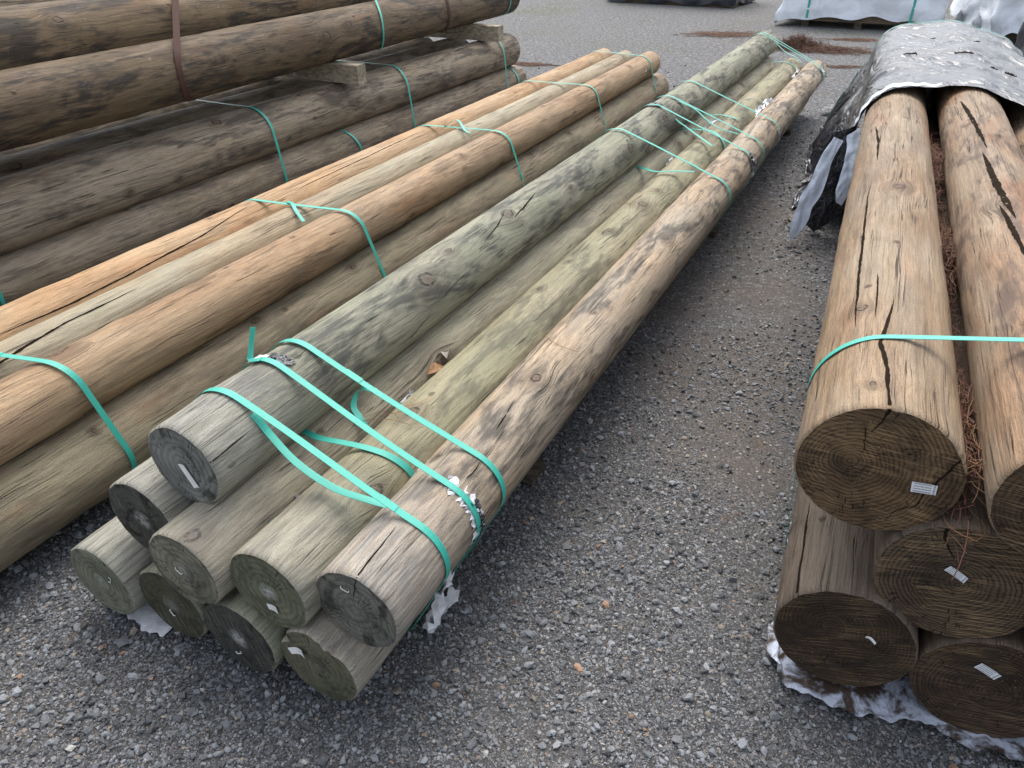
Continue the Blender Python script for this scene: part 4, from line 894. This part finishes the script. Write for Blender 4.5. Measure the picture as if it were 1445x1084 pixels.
# take the upper part of the hull from the left tangent to the right tangent
i0 = int(np.argmin(top[:, 0])); top = np.roll(top, -i0, 0); i1 = int(np.argmax(top[:, 0])); top = top[:i1+1]
left = np.array([(-.47, .008), (-.43, .03), (-.375, .16), (-.315, .32), (-.255, .47), (-.222, .56)]); right = np.array([(.70, .52), (.73, .36), (.77, .18), (.82, .03), (.86, .008)])
prof = np.concatenate([left, top, right]); Lp = np.concatenate([[0], np.cumsum(np.linalg.norm(np.diff(prof, axis=0), axis=1))])
nv_, nu_ = 300, 260; q = np.linspace(0, Lp[-1], nv_); PS = np.stack([np.interp(q, Lp, prof[:, 0]), np.interp(q, Lp, prof[:, 1])], -1)
Tn = np.gradient(PS, axis=0); Tn /= np.linalg.norm(Tn, axis=1)[:, None]; Nn = np.stack([-Tn[:, 1], Tn[:, 0]], -1)
side = np.clip((.62-PS[:, 1])/.4, 0, 1)
def front_t(s, z):
    f = np.where(s > .13, 3.04-(s-.13)*.80, 3.04+.05*np.clip(.13-s, 0, .3))
    return f + np.clip(.62-z, 0, 1)*np.where(s < 0, .55, .3)
V = np.zeros((nu_, nv_, 3))
ft_ = front_t(PS[:, 0], PS[:, 1]) + .012*np.sin(q*23)
for i in range(nu_):
    a = i/(nu_-1); tt = ft_+(5.36-ft_)*a
    Pq = np.stack([q*1.0, tt, q*0], -1)
    wr = .5-np.abs(fbm(Pq*[5.5, 4.2, 1]+3+.8*fbm(Pq*2, 2)[:, None], 3)); wr2 = .5-np.abs(fbm(Pq*[16, 13, 1]+9+.5*fbm(Pq*5, 2)[:, None], 3))
    wr = fbm(Pq*[2.6, 3.4, 1]+3+1.3*fbm(Pq*[1.2, 1.2, 1], 2)[:, None], 2); wr = .5-np.sqrt(wr*wr+.01)
    disp = wr*.022+wr2*.004+.010 + side*(.050*vnoise(np.stack([tt*4.5+q*1.5, q*.8, q*0], -1))+.012*(.5-np.abs(vnoise(np.stack([tt*15+q*3, q*3, q*0+4], -1))))+.02)
    edge = np.clip(a/.03, 0, 1)
    disp = np.maximum(disp, .001+.0*side) * (.45+.55*edge)
    p2 = PS+Nn*disp[:, None]
    zz = np.maximum(p2[:, 1], .010)
    V[i] = oR+p2[:, :1]*crR+tt[:, None]*aR; V[i, :, 2] = zz
idx = np.arange(nu_*nv_).reshape(nu_, nv_)
Fc = np.stack([idx[:-1, :-1], idx[:-1, 1:], idx[1:, 1:], idx[1:, :-1]], -1).reshape(-1, 4)
# a few torn holes
hole = np.zeros((nu_-1, nv_-1), bool)
PX = PS[:, 0]
cov = obj_np('plastic_cover', V.reshape(-1, 3), Fc, M_cover, None, True)
tag(cov, 'wrinkled glossy black plastic cover pulled over the far half of the right-hand stack', 'plastic cover')
# tears: dark ragged slits lying on the cover
def tear(sv, t, ln, seed):
    r = np.random.default_rng(seed); j = int(np.argmin(np.abs(PS[:, 0]-sv)+(PS[:, 1] < .5)*9)); a = (t-ft_[j])/(5.36-ft_[j]); i = int(a*(nu_-1)); P0 = V[i, j]
    P_ = []; n = 9
    Vv = []
    for k in range(n):
        jj = min(nv_-1, j+int((k-n/2)*ln/.1*1.2)); ii = min(nu_-1, max(0, i+int(r.normal(0, 1.2)))); b = V[ii, jj]; wdt = .011*math.sin(pi*(k+.5)/n)*(.4+r.random())
        Vv += [b+np.array([0, 0, .004])-aR*wdt, b+np.array([0, 0, .006+.008*r.random()])+aR*wdt]
    F = [(2*k, 2*k+2, 2*k+3, 2*k+1) for k in range(n-1)]
    obj_np('tear', Vv, F, M_split, cov, False)
for sv, t, ln, sd_ in ((-.03, 4.02, .10, 1), (.235, 3.92, .12, 2), (.35, 3.55, .05, 3), (.43, 3.5, .08, 4), (.10, 4.6, .05, 5), (.33, 4.45, .05, 6)): tear(sv, t, ln, sd_)
# white hem: inside of the film folded back over the front edge
hem = []; hj = [j for j in range(nv_) if PS[j, 1] > .44 and PS[j, 0] < .10]
for c, j in enumerate(hj):
    k = c/(len(hj)-1); wdt = .085*(1-k)**.8+.004; 
    for m_ in range(4):
        t = m_/3; ii = 0; b = V[min(nu_-1, int(t*wdt/.0089)), j].copy(); n2 = crR*Nn[j, 0]+np.array([0, 0, Nn[j, 1]])
        b = V[0, j]+aR*wdt*t-aR*.012*(1-t)+n2*(.010+.006*math.sin(t*pi)+.003*math.sin(c*.7)) + (V[min(nu_-1, int(t*wdt/.0089)), j]-V[0, j])*np.array([0, 0, 1])*1.0
        hem.append(b)
Fh = [(4*c+m_, 4*c+m_+1, 4*c+5+m_, 4*c+4+m_) for c in range(len(hj)-1) for m_ in range(3)]
obj_np('folded_hem', hem, Fh, M_white, cov, True)
# pleated flap hanging from the front left corner
def quadsheet(pts4, mat, name, nu=14, nv=30, amp=.012, seed=0):
    c = [W('R', p[0], p[1], p[2]) for p in pts4]; V = []      # top-left, top-right, bottom-right, bottom-left
    for j in range(nv):
        b = j/(nv-1)
        for i in range(nu):
            a = i/(nu-1); V.append((c[0]*(1-a)+c[1]*a)*(1-b)+(c[3]*(1-a)+c[2]*a)*b)
    V = np.array(V)
    for j in range(nv):
        row = slice(j*nu, (j+1)*nu); b = j/(nv-1); c_ = V[row].mean(0); k = (.72+.5*math.sin(b*pi*.9))*(1+.10*vnoise(np.array([b*9, seed, 0.])))*(1 if b < .86 else 1-.8*(b-.86)/.14)
        V[row] = c_+(V[row]-c_)*k+crR*.008*vnoise(np.array([b*5, seed+5., 0.]))
    n = .5-np.abs(fbm(V*[16, 16, 7]+seed, 3)); V = V-np.outer(n*amp, aR)+np.outer(vnoise(V*9+seed)*amp*.5, crR); V[:, 2] = np.maximum(V[:, 2], .012)
    F = [(j*nu+i, j*nu+i+1, (j+1)*nu+i+1, (j+1)*nu+i) for j in range(nv-1) for i in range(nu-1)]
    return obj_np(name, V, F, mat, cov, True)
quadsheet([(-.335, 3.00, .545), (-.275, 3.00, .525), (-.385, 2.89, .02), (-.455, 2.88, .014)], M_white, 'hanging_flap', seed=1, amp=.024)
quadsheet([(-.290, 3.03, .53), (-.225, 3.05, .57), (-.245, 2.97, .10), (-.375, 2.90, .03)], M_black, 'hanging_flap', seed=2, amp=.012)
quadsheet([(-.262, 3.01, .54), (-.200, 3.02, .60), (-.185, 2.95, .26), (-.238, 2.94, .17)], M_white, 'hanging_flap', seed=3, amp=.024)
quadsheet([(-.350, 3.06, .54), (-.215, 3.08, .60), (-.225, 3.05, .03), (-.40, 3.10, .03)], M_black, 'hanging_flap', seed=4, amp=.03)
# black film scraps on the gravel
def foK(a, b): return -.50+.12*a-.02*b, 6.05+.55*b*(1-.3*a), .012+.05*math.sin(a*pi)*(1-b)
ground_sheet('R', lambda a, b: (-.53+.20*b, 5.95+.30*a*(.3+b), .012+.07*b), 12, 12, M_black, 'black plastic corner lying on the gravel left of the covered logs', .03, 8)
ground_sheet('R', lambda a, b: (-.50+.14*b, 3.85+.16*a*(.3+b), .012+.05*b), 10, 10, M_black, 'small black plastic scrap on the gravel beside the hanging white flap', .02, 9)
scrap('R', [(-.485, 3.12, .015), (-.46, 3.25, .02), (-.43, 3.45, .03), (-.40, 3.7, .06)], 'rusty brown banding strip lying on the gravel by the white flap', .012, 12, 20, plain('rusty_band', (.09, .035, .02), .7, .3), amp=.003)
def cover_strap():
    tq = 5.31; P = []; a = (tq-ft_)/(5.36-ft_); 
    for j in range(0, nv_, 2):
        if PS[j, 1] < .10: continue
        i = int(np.clip(a[j]*(nu_-1), 0, nu_-1)); n2 = crR*Nn[j, 0]+np.array([0, 0, Nn[j, 1]]); P.append(V[i, j]+n2*.006)
    P = np.array(P); K = np.ones(7)/7; P2 = P.copy()
    for d_ in range(3): P2[3:-3, d_] = np.convolve(P[:, d_], K, 'valid')
    P2[:, 2] += .004
    T = np.gradient(P2, axis=0); T /= np.linalg.norm(T, axis=1)[:, None]; wd = np.tile(aR, (len(P2), 1)); wd -= (wd*T).sum(1)[:, None]*T; nr = np.cross(wd, T)
    o = ribbon(P2, nr, wd, .019, .0011, False, 'strap', M_strap); tag(o, 'green strap holding down the far edge of the black cover', 'strap', GR)
cover_strap()

# ------------------------------------------------------------------ wrapped packs in the background
def pack_mat(name, col, rough=.38):
    N = NT(name); ob = N.n('ShaderNodeTexCoord').outputs['Object']; n = N.noise(ob, 3.2, 5, .6, 1.2); n2 = N.noise(ob, 11, 4, .6, .8)
    c = N.mix(N.ss(n, .35, .65), col, tuple(x*.82 for x in col)); N.bump(N.math('ADD', N.math('ABSOLUTE', N.math('SUBTRACT', n, .5)), N.math('MULTIPLY', n2, .25)), .035, .6); return N.fin(c, rough, .5)
M_packw = pack_mat('white_wrap', (.86, .90, .95)); M_packb = pack_mat('black_wrap', (.02, .022, .03), .28)
M_packs = sawn_mat('stacked_boards', (.20, .15, .10))
def pack(x, y, rz, wx, dy, z0, z1, mat, label, seed, corner=.0, straps=(.2, .8), fold=.03):
    """wrapped timber pack; local x along the face turned to the camera, face at local y=0, depth +y"""
    root = empty('wrapped_pack', (x, y, 0), rz); tag(root, label, 'wrapped pack', 'plastic-wrapped timber packs across the yard')
    # skirt ring, resampled
    ring = []; nn = 60
    for i in range(nn): ring.append((wx*i/nn, 0))
    for i in range(24): ring.append((wx, dy*i/24))
    for i in range(nn): ring.append((wx-wx*i/nn, dy))
    for i in range(24): ring.append((0, dy-dy*i/24))
    ring = np.array(ring); k = len(ring); rows = 26; V = []
    cen = ring.mean(0); out = ring-cen; out = out/np.linalg.norm(out, axis=1)[:, None]
    for j in range(rows):
        b = j/(rows-1); z = z0+(z1-z0)*b; per = np.arange(k)
        P3 = np.stack([ring[:, 0]*2.2, ring[:, 1]*2.2+seed, np.full(k, z*2.5)], -1)
        dsp = fold*(.5-np.abs(fbm(P3, 3)))*(1.4-.9*b)+.02*(1-b)
        zz = z + (1-b)**3*(.03*np.sin(per*.37+seed)+.03*vnoise(np.stack([per*.11, per*0+seed, per*0], -1)))
        if corner: 
            dcn = np.exp(-((ring[:, 0])**2+(ring[:, 1])**2)/.03); zz = zz-corner*dcn*(1-b)**2; dsp = dsp+.10*dcn*(1-b)**2
        V += list(np.stack([ring[:, 0]+out[:, 0]*dsp, ring[:, 1]+out[:, 1]*dsp, zz], -1))
    for f in (.93, .6, .25):
        V += list(np.stack([cen[0]+(ring[:, 0]-cen[0])*f, cen[1]+(ring[:, 1]-cen[1])*f, np.full(k, z1+.012)+.01*vnoise(np.stack([ring[:, 0]*3*f, ring[:, 1]*3*f, ring[:, 0]*0+seed], -1))], -1))
    V.append((cen[0], cen[1], z1+.015)); F = []
    for j in range(rows+2):
        for i in range(k): F.append((j*k+i, j*k+(i+1) % k, (j+1)*k+(i+1) % k, (j+1)*k+i))
    for i in range(k): F.append(((rows+2)*k+i, (rows+2)*k+(i+1) % k, len(V)-1))
    obj_np('wrapping', V, F, mat, root, True)
    # bearers and the dark timber visible under the skirt
    def bx(x0, x1, y0, y1, za, zb, nm, mt):
        Vb = [(a, b_, c) for a in (x0, x1) for b_ in (y0, y1) for c in (za, zb)]; Fb = [(0, 1, 3, 2), (4, 6, 7, 5), (0, 4, 5, 1), (2, 3, 7, 6), (0, 2, 6, 4), (1, 5, 7, 3)]
        return obj_np(nm, Vb, Fb, mt, root, False)
    bx(.05, wx-.05, .05, dy-.05, z0-.04, z1-.02, 'timber_stack', M_packs)
    for f in (.15, .5, .85): bx(wx*f-.05, wx*f+.05, .06, dy-.06, .0, z0-.04, 'bearer', M_bear2)
    for f in straps:
        xx = wx*f; pts = [(-.03, z0+.0), (-.03, z1*.5), (-.03, z1+.02), (dy*.5, z1+.035), (dy+.03, z1+.02), (dy+.03, z0)]
        Vs = []
        for (yy, z) in pts: Vs += [(xx-.016, yy, z), (xx+.016, yy, z)]
        obj_np('band', Vs, [(2*i, 2*i+1, 2*i+3, 2*i+2) for i in range(len(pts)-1)], M_strap, root, False)
    return root
pack(4.05, 12.15, -.46, 2.08, 1.2, .12, 1.0, M_packw, 'white plastic-wrapped pack with a pointed lower left corner, across the yard', 1, corner=.10, straps=(.16, .82), fold=.05)
pack(6.13, 10.35, -.29, 2.0, 2.2, .10, .95, M_packw, 'white plastic-wrapped pack at the upper right corner of the photo', 5, corner=.05, straps=(.6,), fold=.16)
pack(1.9, 15.45, -.55, 2.3, 1.2, .03, .9, M_packb, 'black plastic-wrapped pack at the top edge of the photo, mostly out of frame', 9, corner=.02, straps=(.3,), fold=.06)
pack(5.75, 8.75, -.29, 1.6, .8, .05, .36, M_packb, 'low black-wrapped pack beyond the right edge of the plastic cover', 12, straps=(.5,), fold=.08)
# stacked poles between the white packs
M_fp = cmat(33.3, 'ochre')
PILES['F'] = (6.95, 14.1, .30)
for i, (s, z, t) in enumerate(((0, .42, 0), (.26, .13, -.2), (-.02, .13, .1))):
    timber('timber_pole', 'F', s, z, t, .115, .115, 3.0, M_fp, C_end(50.+i, c1=(.02, .02, .018), c2=(.03, .03, .028), pale=.4), 33.+i,
        ['far pole with a round black end between the two white packs', 'brown far pole lying low on the right between the two white packs', 'brown far pole lying low on the left between the two white packs'][i], 'poles stored between the white packs', nu=30, nv=32)
